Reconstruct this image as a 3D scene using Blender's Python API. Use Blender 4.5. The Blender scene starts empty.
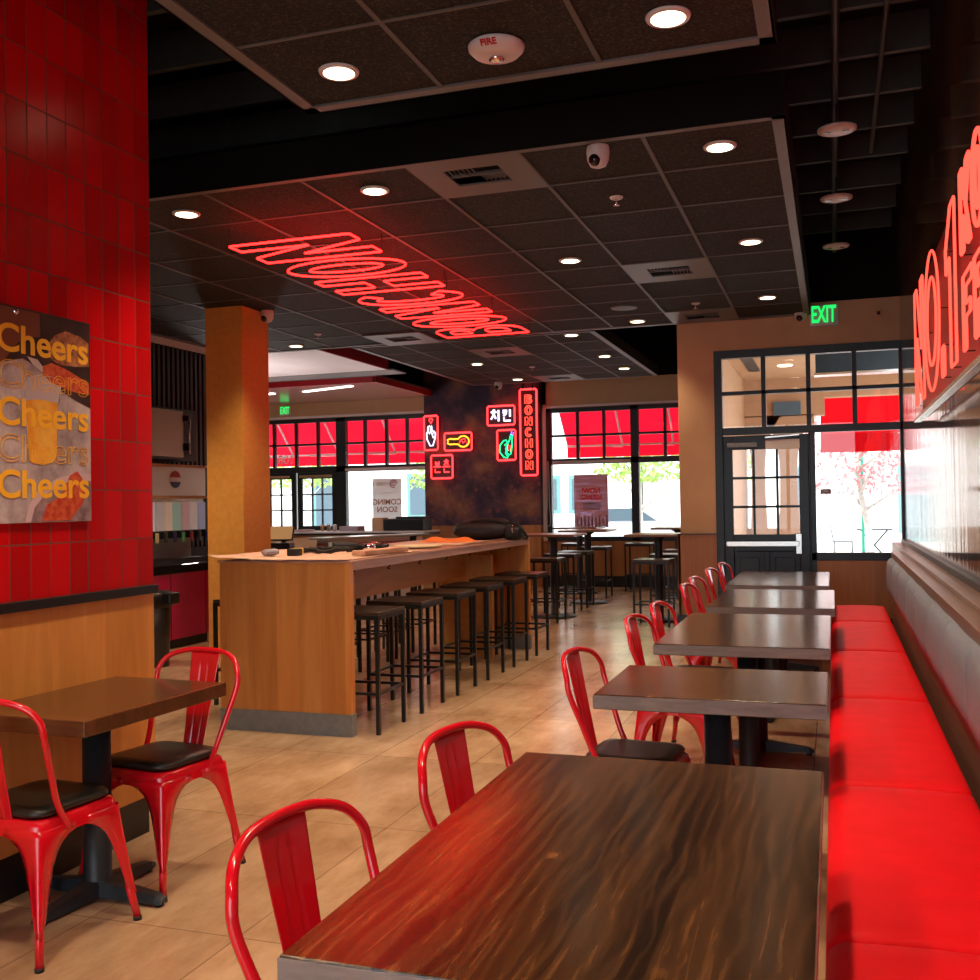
import bpy, bmesh, math, random
from math import sin, cos, pi, radians
from mathutils import Vector, Matrix
random.seed(7)
SC = bpy.context.scene
COL = SC.collection
# ------------------------------------------------------------------ helpers
class MB:
    """collects verts/faces, links them as ONE mesh object"""
    def __init__(s): s.v = []; s.f = []; s.sm = []
    def add(s, vs, fs, smooth=False):
        o = len(s.v); s.v += [tuple(p) for p in vs]
        for f in fs: s.f.append([o + i for i in f]); s.sm.append(smooth)
    def box(s, x0, x1, y0, y1, z0, z1):
        if x0 > x1: x0, x1 = x1, x0
        if y0 > y1: y0, y1 = y1, y0
        if z0 > z1: z0, z1 = z1, z0
        s.add([(x0,y0,z0),(x1,y0,z0),(x1,y1,z0),(x0,y1,z0),(x0,y0,z1),(x1,y0,z1),(x1,y1,z1),(x0,y1,z1)],
              [(0,3,2,1),(4,5,6,7),(0,1,5,4),(1,2,6,5),(2,3,7,6),(3,0,4,7)])
        return s
    def obox(s, c, ax, ay, az):
        c = Vector(c); ax = Vector(ax)/2; ay = Vector(ay)/2; az = Vector(az)/2
        P = [c+sx*ax+sy*ay+sz*az for sz in (-1,1) for sx,sy in ((-1,-1),(1,-1),(1,1),(-1,1))]
        s.add(P, [(0,3,2,1),(4,5,6,7),(0,1,5,4),(1,2,6,5),(2,3,7,6),(3,0,4,7)])
        return s
    def tube(s, pts, r, n=8, closed=False, caps=True, flat=1.0):
        pts = [Vector(p) for p in pts]; m = len(pts)
        rr = r if isinstance(r, (list, tuple)) else [r]*m
        up = None; rings = []
        for i, p in enumerate(pts):
            if closed: t = pts[(i+1) % m] - pts[i-1]
            else: t = pts[min(i+1, m-1)] - pts[max(i-1, 0)]
            t.normalize()
            if up is None:
                a = Vector((0,0,1)) if abs(t.z) < .9 else Vector((1,0,0))
                up = (a - t*a.dot(t)).normalized()
            else:
                q = up - t*up.dot(t)
                up = q.normalized() if q.length > 1e-6 else t.orthogonal().normalized()
            sd = t.cross(up)
            rings.append([p + rr[i]*(cos(2*pi*k/n)*up + flat*sin(2*pi*k/n)*sd) for k in range(n)])
        vs = [q for R in rings for q in R]; fs = []
        for i in range(m if closed else m-1):
            a = i*n; b = ((i+1) % m)*n
            for k in range(n): fs.append((a+k, a+(k+1) % n, b+(k+1) % n, b+k))
        s.add(vs, fs, True)
        if not closed and caps:
            o = len(s.v)-len(vs)
            s.f.append([o+k for k in range(n)][::-1]); s.sm.append(False)
            s.f.append([o+(m-1)*n+k for k in range(n)]); s.sm.append(False)
        return s
    def lathe(s, prof, c=(0,0,0), n=24, axis='z', a0=0, a1=2*pi):
        c = Vector(c); full = abs(a1-a0-2*pi) < 1e-6; m = n if full else n+1
        vs = []
        for r, h in prof:
            for k in range(m):
                a = a0+(a1-a0)*k/n; x, y = r*cos(a), r*sin(a)
                p = {'z': (x,y,h), 'x': (h,x,y), 'y': (x,h,y)}[axis]
                vs.append(c+Vector(p))
        fs = []
        for i in range(len(prof)-1):
            for k in range(n):
                k2 = (k+1) % m
                fs.append((i*m+k, i*m+k2, (i+1)*m+k2, (i+1)*m+k))
        s.add(vs, fs, True)
        return s
    def prism(s, poly, o, ex, ey, ez):
        """poly (u,v) extruded from o by ez"""
        o, ex, ey, ez = map(Vector, (o, ex, ey, ez)); n = len(poly)
        A = [o+ex*u+ey*v for u, v in poly]; B = [p+ez for p in A]
        s.add(A+B, [tuple(range(n))[::-1], tuple(range(n, 2*n))]+[(i,(i+1) % n, n+(i+1) % n, n+i) for i in range(n)])
        return s
    def grid(s, P, smooth=True, wrap=False):
        r = len(P); c = len(P[0]); fs = []
        for i in range(r-1):
            for j in range(c if wrap else c-1):
                fs.append((i*c+j, i*c+(j+1) % c, (i+1)*c+(j+1) % c, (i+1)*c+j))
        s.add([q for R in P for q in R], fs, smooth)
        return s
    def blob(s, c, rx, ry, rz, nu=14, nv=9, noise=0, e=1.0, rot=0):
        c = Vector(c); vs = []
        for i in range(nv+1):
            t = pi*i/nv-pi/2
            for k in range(nu):
                a = 2*pi*k/nu
                f = lambda q: math.copysign(abs(q)**e, q)
                q = 1+noise*(random.random()-.5)
                x, y, z = rx*f(cos(t))*f(cos(a))*q, ry*f(cos(t))*f(sin(a))*q, rz*f(sin(t))*q
                vs.append(c+Vector((x*cos(rot)-y*sin(rot), x*sin(rot)+y*cos(rot), z)))
        s.add(vs, [(i*nu+k, i*nu+(k+1) % nu, (i+1)*nu+(k+1) % nu, (i+1)*nu+k) for i in range(nv) for k in range(nu)], True)
        return s
    def build(s, name, m, parent=None, bevel=0, seg=2, fix=True, sub=0, solid=0):
        me = bpy.data.meshes.new(name); me.from_pydata(s.v, [], s.f)
        me.polygons.foreach_set('use_smooth', s.sm); me.update()
        if fix:
            b = bmesh.new(); b.from_mesh(me); bmesh.ops.recalc_face_normals(b, faces=b.faces); b.to_mesh(me); b.free()
        o = bpy.data.objects.new(name, me); COL.objects.link(o)
        if m: me.materials.append(m)
        if parent: o.parent = parent
        if solid:
            q = o.modifiers.new('s', 'SOLIDIFY'); q.thickness = solid; q.offset = 0
        if bevel:
            q = o.modifiers.new('b', 'BEVEL'); q.width = bevel; q.segments = seg; q.limit_method = 'ANGLE'; q.angle_limit = radians(40)
        if sub:
            q = o.modifiers.new('u', 'SUBSURF'); q.levels = sub; q.render_levels = sub
        return o
def tag(o, label, cat, group=None):
    o['label'] = label; o['category'] = cat
    if group: o['group'] = group
    return o
def thing(name, label, cat, loc=(0,0,0), rz=0, group=None):
    o = bpy.data.objects.new(name, None); COL.objects.link(o); o.empty_display_size = .1
    o.location = loc; o.rotation_euler = (0,0,rz)
    return tag(o, label, cat, group)
def struct(name, mb, m, label=None, **k):
    o = mb.build(name, m, **k) if mb else bpy.data.objects.new(name, None)
    if not mb: COL.objects.link(o)
    o['kind'] = 'structure'
    if label: o['label'] = label
    return o
def dup(root, loc=None, rz=None, label=None, group=None):
    def rec(o, par):
        c = o.copy(); COL.objects.link(c)
        if par: c.parent = par
        for ch in KIDS(o): rec(ch, c)
        return c
    r = rec(root, None)
    if loc is not None: r.location = loc
    if rz is not None: r.rotation_euler = (0,0,rz)
    if label: r['label'] = label
    if group: r['group'] = group
    return r
def KIDS(o): return [c for c in COL.objects if c.parent == o]
def catmull(P, k=6, closed=False):
    P = [Vector(p) for p in P]; n = len(P); out = []
    for i in range(n if closed else n-1):
        p1, p2 = P[i], P[(i+1) % n]
        p0 = P[i-1] if (closed or i > 0) else p1*2-p2
        p3 = P[(i+2) % n] if (closed or i+2 < n) else p2*2-p1
        for j in range(k):
            t = j/k
            out.append(.5*((2*p1)+(-p0+p2)*t+(2*p0-5*p1+4*p2-p3)*t*t+(-p0+3*p1-3*p2+p3)*t**3))
    if not closed: out.append(P[-1])
    return out
def text_mb(body, size, depth, o, ex, ey, off=0, align='CENTER', mb=None, sx=1, bevel=0, outline=0):
    """default-font lettering as mesh; reads along ex, up ey"""
    cu = bpy.data.curves.new('t', 'FONT'); cu.body = body; cu.size = size; cu.align_x = align; cu.align_y = 'CENTER'
    cu.offset = off; cu.resolution_u = 5
    if outline: cu.fill_mode = 'NONE'; cu.bevel_depth = outline; cu.bevel_resolution = 1
    else: cu.extrude = depth/2
    ob = bpy.data.objects.new('t', cu); COL.objects.link(ob)
    dg = bpy.context.evaluated_depsgraph_get(); dg.update()
    me = ob.evaluated_get(dg).to_mesh()
    o, ex, ey = Vector(o), Vector(ex).normalized(), Vector(ey).normalized(); ez = ex.cross(ey)
    mb = mb or MB()
    mb.add([o+ex*(v.co.x*sx)+ey*v.co.y+ez*v.co.z for v in me.vertices], [tuple(p.vertices) for p in me.polygons])
    ob.evaluated_get(dg).to_mesh_clear(); bpy.data.objects.remove(ob); bpy.data.curves.remove(cu)
    return mb
# ------------------------------------------------------------------ materials
def mat(name, col=(.5,.5,.5), rough=.5, metal=0, spec=.5, emit=None, es=0, coat=0, sub=None):
    m = bpy.data.materials.new(name); m.use_nodes = True
    b = m.node_tree.nodes['Principled BSDF']
    b.inputs['Base Color'].default_value = (*col, 1); b.inputs['Roughness'].default_value = rough
    b.inputs['Metallic'].default_value = metal; b.inputs['Specular IOR Level'].default_value = spec
    if coat: b.inputs['Coat Weight'].default_value = coat; b.inputs['Coat Roughness'].default_value = .08
    if emit: b.inputs['Emission Color'].default_value = (*emit, 1); b.inputs['Emission Strength'].default_value = es
    return m
def nt(m): return m.node_tree, m.node_tree.nodes, m.node_tree.links
def N(m, typ, **k):
    n = m.node_tree.nodes.new(typ)
    for a, b in k.items():
        if a.startswith('_'): setattr(n, a[1:], b)
        else: n.inputs[a.replace('_', ' ')].default_value = b
    return n
def L(m, a, b): m.node_tree.links.new(a, b)
def ramp(m, fac, stops):
    r = m.node_tree.nodes.new('ShaderNodeValToRGB'); e = r.color_ramp.elements
    while len(e) < len(stops): e.new(.5)
    for q, (p, c) in zip(e, stops): q.position = p; q.color = (*c, 1)
    L(m, fac, r.inputs[0]); return r.outputs[0]
def coords(m, scale=(1,1,1), rot=(0,0,0), loc=(0,0,0), obj=False):
    if obj: s = N(m, 'ShaderNodeTexCoord').outputs['Object']
    else: s = N(m, 'ShaderNodeNewGeometry').outputs['Position']
    mp = N(m, 'ShaderNodeMapping'); mp.inputs['Scale'].default_value = scale
    mp.inputs['Rotation'].default_value = rot; mp.inputs['Location'].default_value = loc
    L(m, s, mp.inputs[0]); return mp.outputs[0]
def BS(m): return m.node_tree.nodes['Principled BSDF']
def mix(m, fac, a, b, mode='MIX'):
    x = m.node_tree.nodes.new('ShaderNodeMix'); x.data_type = 'RGBA'; x.blend_type = mode
    for sock, v in ((x.inputs[0], fac), (x.inputs[6], a), (x.inputs[7], b)):
        if hasattr(v, 'is_output'): L(m, v, sock)
        elif isinstance(v, (int, float)): sock.default_value = v
        else: sock.default_value = (*v, 1)
    return x.outputs[2]
def bump(m, h, strength=.2, dist=.01):
    b = N(m, 'ShaderNodeBump', Strength=strength, Distance=dist); L(m, h, b.inputs['Height'])
    L(m, b.outputs[0], BS(m).inputs['Normal'])
def wood(name, c1, c2, c3, scale=(12,1,12), rough=.35, coat=0, plank=None, obj=False, knots=False):
    m = mat(name, c1, rough, coat=coat)
    v = coords(m, scale, obj=obj)
    n1 = N(m, 'ShaderNodeTexNoise', Scale=1.0, Detail=6, Roughness=.6, Distortion=1.2); L(m, v, n1.inputs[0])
    v2 = coords(m, tuple(q*.25 for q in scale), obj=obj)
    n2 = N(m, 'ShaderNodeTexNoise', Scale=1.0, Detail=3); L(m, v2, n2.inputs[0])
    c = ramp(m, n1.outputs[0], [(.3, c1), (.5, c2), (.72, c3)])
    c = mix(m, .35, c, ramp(m, n2.outputs[0], [(.35, c1), (.65, c3)]))
    if knots:
        v3 = coords(m, (11, 6, 11), obj=obj)
        vo = N(m, 'ShaderNodeTexVoronoi', Scale=.75, Randomness=1.0); L(m, v3, vo.inputs[0])
        w = N(m, 'ShaderNodeTexWave', Scale=.8, Distortion=9.0, Detail=3.0, Detail_Scale=.6); w.bands_direction = 'X'
        L(m, v3, w.inputs[0])
        c = mix(m, .16, c, ramp(m, w.outputs[1], [(.0, c1), (.7, c2), (1, tuple(q*1.3 for q in c3))]))
        k = ramp(m, vo.outputs['Distance'], [(.0, (1,1,1)), (.10, (.25,.25,.25)), (.16, (0,0,0))])
        c = mix(m, k, c, tuple(min(1, q*2.0) for q in c3))
    if plank:
        ax, w = plank
        s = N(m, 'ShaderNodeSeparateXYZ'); L(m, coords(m, obj=obj), s.inputs[0])
        d = N(m, 'ShaderNodeMath', _operation='DIVIDE'); d.inputs[1].default_value = w; L(m, s.outputs[ax], d.inputs[0])
        fl = N(m, 'ShaderNodeMath', _operation='FLOOR'); L(m, d.outputs[0], fl.inputs[0])
        wn = N(m, 'ShaderNodeTexWhiteNoise'); wn.noise_dimensions = '1D'; L(m, fl.outputs[0], wn.inputs['W'])
        c = mix(m, .8, c, ramp(m, wn.outputs[0], [(0, (.72,.72,.72)), (1, (1.0,1.0,1.0))]), 'MULTIPLY')
        fr = N(m, 'ShaderNodeMath', _operation='FRACT'); L(m, d.outputs[0], fr.inputs[0])
        g = ramp(m, fr.outputs[0], [(0, (.35,.35,.35)), (.012/w*.15, (1,1,1))])
        c = mix(m, .7, c, g, 'MULTIPLY')
    L(m, c, BS(m).inputs['Base Color'])
    bump(m, n1.outputs[0], .08, .002)
    return m
def noisy(name, c1, c2, sc=8, rough=.6, bmp=.1, metal=0, detail=5, spec=.5, coat=0, dist=.01):
    m = mat(name, c1, rough, metal, spec, coat=coat)
    n = N(m, 'ShaderNodeTexNoise', Scale=sc, Detail=detail); L(m, coords(m), n.inputs[0])
    L(m, ramp(m, n.outputs[0], [(.35, c1), (.65, c2)]), BS(m).inputs['Base Color'])
    if bmp: bump(m, n.outputs[0], bmp, dist)
    return m
M = {}
M['table'] = wood('table_wood', (.008,.0035,.002), (.040,.016,.006), (.21,.088,.030), (44,2.4,44), .20, knots=True, plank=(0,.137))
M['table_x'] = wood('dark_table_wood', (.028,.013,.008), (.055,.026,.015), (.10,.050,.028), (26,2.6,26), .20, plank=(0,.137))
M['edge'] = wood('greyed_table_edge', (.12,.095,.085), (.20,.165,.15), (.27,.23,.21), (5,3,30), .35)
M['bar_wood'] = wood('maple_veneer', (.66,.23,.045), (.80,.32,.075), (.90,.43,.13), (9,9,.8), .38, plank=(0,.165))
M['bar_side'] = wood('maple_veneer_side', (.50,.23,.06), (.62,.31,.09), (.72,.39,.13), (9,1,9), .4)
M['bar_top'] = wood('bar_top_board', (.40,.20,.13), (.48,.26,.18), (.56,.33,.24), (20,1.5,20), .35)
M['wains'] = wood('wainscot_wood', (.58,.21,.035), (.70,.28,.055), (.82,.36,.09), (9,9,.9), .4, plank=(1,.33))
M['wains_x'] = wood('wainscot_wood_panels', (.34,.13,.035), (.42,.175,.05), (.52,.23,.075), (9,9,.9), .4, plank=(0,.4))
M['ledge'] = wood('ledge_wood', (.18,.10,.07), (.23,.13,.09), (.29,.17,.12), (14,1.2,14), .3)
M['seat_wood'] = wood('stool_seat_wood', (.022,.013,.008), (.038,.022,.013), (.06,.036,.02), (20,3,20), .35)
M['red'] = mat('red_gloss_paint', (.68,.005,.016), .16, coat=.6)
M['black'] = mat('black_metal', (.007,.009,.010), .35)
M['pole'] = noisy('black_powder_coat', (.012,.02,.026), (.016,.026,.032), 60, .42, .05)
M['rubber'] = mat('black_rubber', (.01,.01,.01), .7)
M['cushion'] = noisy('black_vinyl', (.010,.010,.009), (.016,.015,.013), 40, .38, .05)
M['redvinyl'] = noisy('red_vinyl', (.86,.004,.010), (.92,.006,.014), 9, .5, .12, dist=.004, spec=.12)
M['greyfab'] = noisy('grey_vinyl', (.22,.26,.33), (.26,.30,.37), 30, .55, .12, dist=.003)
M['tan'] = noisy('tan_wall_paint', (.56,.35,.19), (.60,.38,.21), 3, .6, .03)
M['column'] = noisy('ochre_column_plaster', (.74,.34,.06), (.80,.38,.075), 22, .6, .22)
M['blackpaint'] = mat('black_ceiling_paint', (.0022,.0022,.0022), .8, spec=.2)
M['joist'] = noisy('dark_joist_paint', (.02,.023,.022), (.028,.032,.03), 6, .6, .0)
M['frame'] = noisy('dark_window_frame', (.004,.016,.024), (.006,.020,.030), 12, .4, .02)
M['trimgrey'] = mat('grey_ceiling_trim', (.13,.13,.13), .45)
M['grid'] = mat('grey_ceiling_grid', (.085,.082,.080), .5)
M['grey_m'] = noisy('grey_base_metal', (.20,.22,.24), (.24,.26,.28), 25, .4, .03)
M['white'] = mat('white_plastic', (.62,.58,.58), .35)
M['steel'] = mat('brushed_steel', (.55,.52,.48), .22, 1)
M['chrome'] = mat('chrome', (.8,.8,.8), .1, 1)
M['mirrorbk'] = mat('black_gloss', (.01,.01,.012), .08)
M['paper'] = noisy('kraft_paper', (.66,.40,.29), (.74,.49,.37), 7, .7, .1)
M['paperw'] = mat('white_paper', (.8,.78,.74), .6)
M['card'] = noisy('cardboard', (.50,.30,.15), (.56,.35,.19), 6, .8, .05)
M['orange'] = noisy('orange_cloth', (.85,.20,.03), (.95,.28,.06), 9, .8, .2)
M['bag'] = noisy('black_nylon', (.008,.009,.011), (.014,.015,.018), 30, .6, .2)
M['crim'] = noisy('crimson_laminate', (.50,.005,.09), (.56,.008,.10), 4, .35, 0)
M['bldg'] = noisy('white_render_wall', (.80,.78,.74), (.86,.84,.80), 1.5, .8, 0)
M['teal'] = mat('teal_shop_window', (.06,.10,.13), .4)
M['tealf'] = mat('teal_frame_paint', (.10,.24,.24), .5)
M['pave'] = noisy('pale_paving', (.55,.53,.50), (.66,.64,.60), 2.0, .8, 0)
M['porch'] = noisy('tan_porch_render', (.42,.22,.11), (.46,.25,.13), 2.5, .7, 0)
M['porchc'] = noisy('tan_porch_ceiling', (.50,.29,.15), (.54,.32,.17), 2.5, .7, 0)
M['bark'] = noisy('pale_bark', (.45,.43,.38), (.55,.53,.48), 14, .8, .1)
M['leaf'] = noisy('spring_leaves', (.22,.42,.07), (.42,.60,.14), 5, .6, 0)
M['blossom'] = noisy('pink_red_leaves', (.60,.16,.17), (.75,.30,.28), 5, .6, 0)
M['acw'] = noisy('white_soffit', (.78,.72,.74), (.84,.79,.80), 3, .4, .0)
M['darkred'] = mat('dark_red_fascia', (.33,.006,.012), .4)
M['slat'] = mat('black_slat', (.014,.014,.016), .45)
M['screen'] = mat('lit_screen', (.3,.2,.1), .3, emit=(.62,.33,.13), es=.5)
def emis(name, c, s):
    m = bpy.data.materials.new(name); m.use_nodes = True; n = m.node_tree.nodes; n.clear()
    e = n.new('ShaderNodeEmission'); e.inputs[0].default_value = (*c, 1); e.inputs[1].default_value = s
    o = n.new('ShaderNodeOutputMaterial'); m.node_tree.links.new(e.outputs[0], o.inputs[0]); return m
NE = 14.0
M['neon'] = emis('red_neon', (1.0,.0085,.0075), NE); 
M['neonp'] = emis('salmon_neon', (1.0,.055,.035), 3.4)
M['neonr'] = emis('red_neon_tube', (1.0,.030,.033), 5)
M['neonw'] = emis('white_neon', (.75,.72,1.0), 2.5)
M['neony'] = emis('yellow_neon', (1.0,.45,.03), 2.5)
M['neong'] = emis('green_neon', (.02,1.0,.35), 2.0)
M['neonv'] = emis('violet_neon', (.5,.15,1.0), 2.5)
M['lamp'] = emis('warm_lamp_lens', (1.0,.78,.50), 9)
M['lampw'] = emis('strip_lamp', (1.0,.86,.78), 5)
M['exitg'] = emis('green_exit_letters', (.02,1.0,.16), 1.1)
def glass(name, tint=(1,1,1), refl=.0):
    m = bpy.data.materials.new(name); m.use_nodes = True; n = m.node_tree.nodes; l = m.node_tree.links; n.clear()
    t = n.new('ShaderNodeBsdfTransparent'); t.inputs[0].default_value = (*tint, 1)
    g = n.new('ShaderNodeBsdfGlossy'); g.inputs['Roughness'].default_value = .01
    f = n.new('ShaderNodeFresnel'); f.inputs[0].default_value = 1.45
    mx = n.new('ShaderNodeMixShader'); o = n.new('ShaderNodeOutputMaterial')
    l.new(f.outputs[0], mx.inputs[0]); l.new(t.outputs[0], mx.inputs[1]); l.new(g.outputs[0], mx.inputs[2]); l.new(mx.outputs[0], o.inputs[0])
    return m
M['glass'] = glass('clear_glass')
def awning_mat(dc=(.80,.03,.07,1), tc=(1.0,.085,.19,1), nm='red_awning_cloth'):
    m = bpy.data.materials.new(nm); m.use_nodes = True; n = m.node_tree.nodes; l = m.node_tree.links; n.clear()
    d = n.new('ShaderNodeBsdfDiffuse'); d.inputs[0].default_value = dc
    t = n.new('ShaderNodeBsdfTranslucent'); t.inputs[0].default_value = tc
    mx = n.new('ShaderNodeMixShader'); mx.inputs[0].default_value = .55; o = n.new('ShaderNodeOutputMaterial')
    l.new(d.outputs[0], mx.inputs[1]); l.new(t.outputs[0], mx.inputs[2]); l.new(mx.outputs[0], o.inputs[0]); return m
M['awning'] = awning_mat(); M['awning2'] = awning_mat((.42,.004,.008,1), (.42,.004,.010,1), 'red_canvas')  # second cloth is a darker copy, its colour offsetting direct sun
# floor: stone-look porcelain tiles
def floor_mat():
    m = mat('stone_floor_tile', (.4,.26,.17), .32)
    v = coords(m, loc=(.13,.62,0))
    br = N(m, 'ShaderNodeTexBrick', Scale=1.0, Mortar_Size=.0035, Brick_Width=.61, Row_Height=1.22, Bias=0.0, Mortar_Smooth=.2)
    br.offset = 0; br.squash = 1
    br.inputs['Color1'].default_value = (.80,.80,.80,1); br.inputs['Color2'].default_value = (1.08,1.08,1.08,1); br.inputs['Mortar'].default_value = (.42,.40,.38,1)
    L(m, v, br.inputs[0])
    n1 = N(m, 'ShaderNodeTexNoise', Scale=1.3, Detail=5, Roughness=.55, Distortion=.25); L(m, coords(m, (1.9,1,1)), n1.inputs[0])
    n2 = N(m, 'ShaderNodeTexNoise', Scale=14, Detail=6, Roughness=.7); L(m, coords(m, (1,.35,1)), n2.inputs[0])
    c = ramp(m, n1.outputs[0], [(.28, (.27,.145,.07)), (.5, (.47,.29,.165)), (.72, (.68,.47,.31))])
    c = mix(m, .25, c, ramp(m, n2.outputs[0], [(.3, (.28,.14,.07)), (.7, (.80,.57,.38))]))
    c = mix(m, .85, c, br.outputs[0], 'MULTIPLY')
    L(m, c, BS(m).inputs['Base Color'])
    BS(m).inputs['Roughness'].default_value = .22
    return m
M['floor'] = floor_mat()
def redtile():
    m = mat('red_wall_tile', (.45,.004,.005), .26, spec=.3)
    g = N(m, 'ShaderNodeNewGeometry'); s = N(m, 'ShaderNodeSeparateXYZ'); L(m, g.outputs['Position'], s.inputs[0])
    c = N(m, 'ShaderNodeCombineXYZ'); L(m, s.outputs[1], c.inputs[0]); L(m, s.outputs[2], c.inputs[1])
    mp = N(m, 'ShaderNodeMapping'); mp.inputs['Location'].default_value = (-3.95+.1075*60, -1.123+.216*10, 0); L(m, c.outputs[0], mp.inputs[0])
    br = N(m, 'ShaderNodeTexBrick', Scale=1.0, Mortar_Size=.0028, Brick_Width=.1075, Row_Height=.216, Bias=0, Mortar_Smooth=.3)
    br.offset = 0
    br.inputs['Color1'].default_value = (.42,.0015,.003,1); br.inputs['Color2'].default_value = (.66,.003,.007,1); br.inputs['Mortar'].default_value = (.09,.05,.03,1)
    L(m, mp.outputs[0], br.inputs[0]); L(m, br.outputs[0], BS(m).inputs['Base Color'])
    r = ramp(m, br.outputs['Fac'], [(0, (.26,.26,.26)), (1, (.8,.8,.8))]); L(m, r, BS(m).inputs['Roughness'])
    n = N(m, 'ShaderNodeTexNoise', Scale=5, Detail=1); L(m, g.outputs['Position'], n.inputs[0])
    inv = N(m, 'ShaderNodeMath', _operation='SUBTRACT'); L(m, n.outputs[0], inv.inputs[0]); L(m, br.outputs['Fac'], inv.inputs[1])
    bump(m, inv.outputs[0], .35, .002); return m
M['redtile'] = redtile()
def acoustic():
    m = mat('dark_acoustic_tile', (.02,.018,.015), .9)
    n = N(m, 'ShaderNodeTexNoise', Scale=75, Detail=3, Roughness=.8); L(m, coords(m), n.inputs[0])
    L(m, ramp(m, n.outputs[0], [(.40, (.005,.0045,.004)), (.54, (.014,.013,.011)), (.68, (.085,.072,.055))]), BS(m).inputs['Base Color'])
    bump(m, n.outputs[0], .3, .003); return m
M['acoustic'] = acoustic()
def glosswall():
    m = mat('dark_gloss_mural_wall', (.03,.02,.02), .08, spec=.3)
    n = N(m, 'ShaderNodeTexNoise', Scale=1.6, Detail=4, Distortion=.6); L(m, coords(m, (1,.8,.35)), n.inputs[0])
    L(m, ramp(m, n.outputs[0], [(.3, (.03,.022,.022)), (.5, (.12,.075,.055)), (.7, (.30,.18,.12))]), BS(m).inputs['Base Color'])
    n2 = N(m, 'ShaderNodeTexNoise', Scale=1.0, Detail=2); L(m, coords(m, (1,7,.10)), n2.inputs[0])
    bump(m, n2.outputs[0], .4, .006); return m
M['gwall'] = glosswall()
def mural():
    m = mat('night_scene_mural', (.03,.03,.03), .55, spec=.3)
    v = coords(m, (1,1,1))
    n = N(m, 'ShaderNodeTexNoise', Scale=1.7, Detail=6, Roughness=.62, Distortion=.15); L(m, v, n.inputs[0])
    c = ramp(m, n.outputs[0], [(.30, (.012,.018,.05)), (.42, (.05,.03,.06)), (.52, (.12,.055,.08)), (.60, (.22,.10,.07)), (.72, (.36,.18,.11))])
    vo = N(m, 'ShaderNodeTexVoronoi', Scale=7); L(m, v, vo.inputs[0])
    hs = ramp(m, vo.outputs['Distance'], [(0, (1,1,1)), (.20, (.6,.6,.6)), (.34, (0,0,0))])
    col = mix(m, .5, vo.outputs['Color'], (.9,.25,.12))
    s = N(m, 'ShaderNodeSeparateXYZ'); L(m, v, s.inputs[0])
    zb = ramp(m, N(m, 'ShaderNodeMapRange', From_Min=1.1, From_Max=3.4).outputs[0], [(.0, (.5,.5,.5)), (.2, (1,1,1)), (.5, (0,0,0))])
    mr = [q for q in m.node_tree.nodes if q.type == 'MAP_RANGE'][0]; L(m, s.outputs[2], mr.inputs[0])
    k = mix(m, 1.0, hs, zb, 'MULTIPLY')
    c = mix(m, k, c, mix(m, 1.0, col, (.45,.3,.3), 'MULTIPLY'))
    L(m, c, BS(m).inputs['Base Color']); return m
M['mural'] = mural()
# ------------------------------------------------------------------ camera
cam = bpy.data.cameras.new('camera'); co = bpy.data.objects.new('camera', cam); COL.objects.link(co)
Fp, YAW, PIT, ROL = 1019.41, .324925088, .0134872921, -.0156984496
r = Vector((cos(YAW), sin(YAW), 0)); f = Vector((-sin(YAW), cos(YAW), 0)); u = Vector((0,0,1))
f2 = f*cos(PIT)+u*sin(PIT); u2 = u*cos(PIT)-f*sin(PIT)
r3 = r*cos(ROL)+u2*sin(ROL); u3 = u2*cos(ROL)-r*sin(ROL)
mw = Matrix((r3, u3, -f2)).transposed().to_4x4(); mw.translation = (0,0,1.47); co.matrix_world = mw
cam.sensor_width = 36; cam.lens = Fp*36/980; cam.clip_start = .02; cam.clip_end = 200
SC.camera = co
DW = 11.6; FW = 17.4; CZ = 3.47   # door wall, far wall, ceiling panels
# ------------------------------------------------------------------ room shell
struct('floor', MB().box(-11.5,.8,-3,17.5,-.1,0), M['floor'])
struct('ceiling', MB().box(-11.5,.8,-3,17.5,4.5,4.6), M['blackpaint'])
struct('wall_right', MB().box(.70,.85,-3,DW+.1,0,4.5), M['gwall'])
w = MB().box(-1.645,-1.243,DW,DW+.12,0,3.6); w.box(-1.243,.70,DW,DW+.12,3.133,3.6)
struct('wall_door_side', w, M['tan'])
struct('wall_door_top', MB().box(-1.645,.70,DW,DW+.12,3.6,4.5), M['blackpaint'])
struct('wall_return', MB().box(-1.645,-1.52,DW+.12,FW+.1,0,3.6), M['tan'])
struct('wall_return_top', MB().box(-1.645,-1.52,DW+.12,FW+.1,3.6,4.5), M['blackpaint'])
w = MB().box(-7.04,-4.79,FW,FW+.12,0,3.62); w.box(-11.5,-1.645,FW,FW+.12,3.14,3.62)
struct('wall_far', w, M['tan'])
struct('wall_far_top', MB().box(-11.5,-1.645,FW,FW+.12,3.62,4.5), M['blackpaint'])
struct('wall_left', MB().box(-11.6,-11.5,-3,FW+.1,0,4.5), M['tan'])
# behind the camera: wall with a wide shop window
w = MB().box(-11.5,.8,-3.1,-3,0,.15); w.box(-11.5,.8,-3.1,-3,3.4,4.5); w.box(-11.5,-4.4,-3.1,-3,.15,3.4); w.box(.6,.8,-3.1,-3,.15,3.4)
struct('wall_rear', w, M['tan'])
w = MB().box(-4.4,.6,-3.08,-3.02,.15,.23); w.box(-4.4,.6,-3.08,-3.02,3.32,3.4)
for x in (-4.4,-2.75,-1.1,.52): w.box(x,x+.08,-3.08,-3.02,.15,3.4)
struct('window_4', w, M['frame'])
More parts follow.
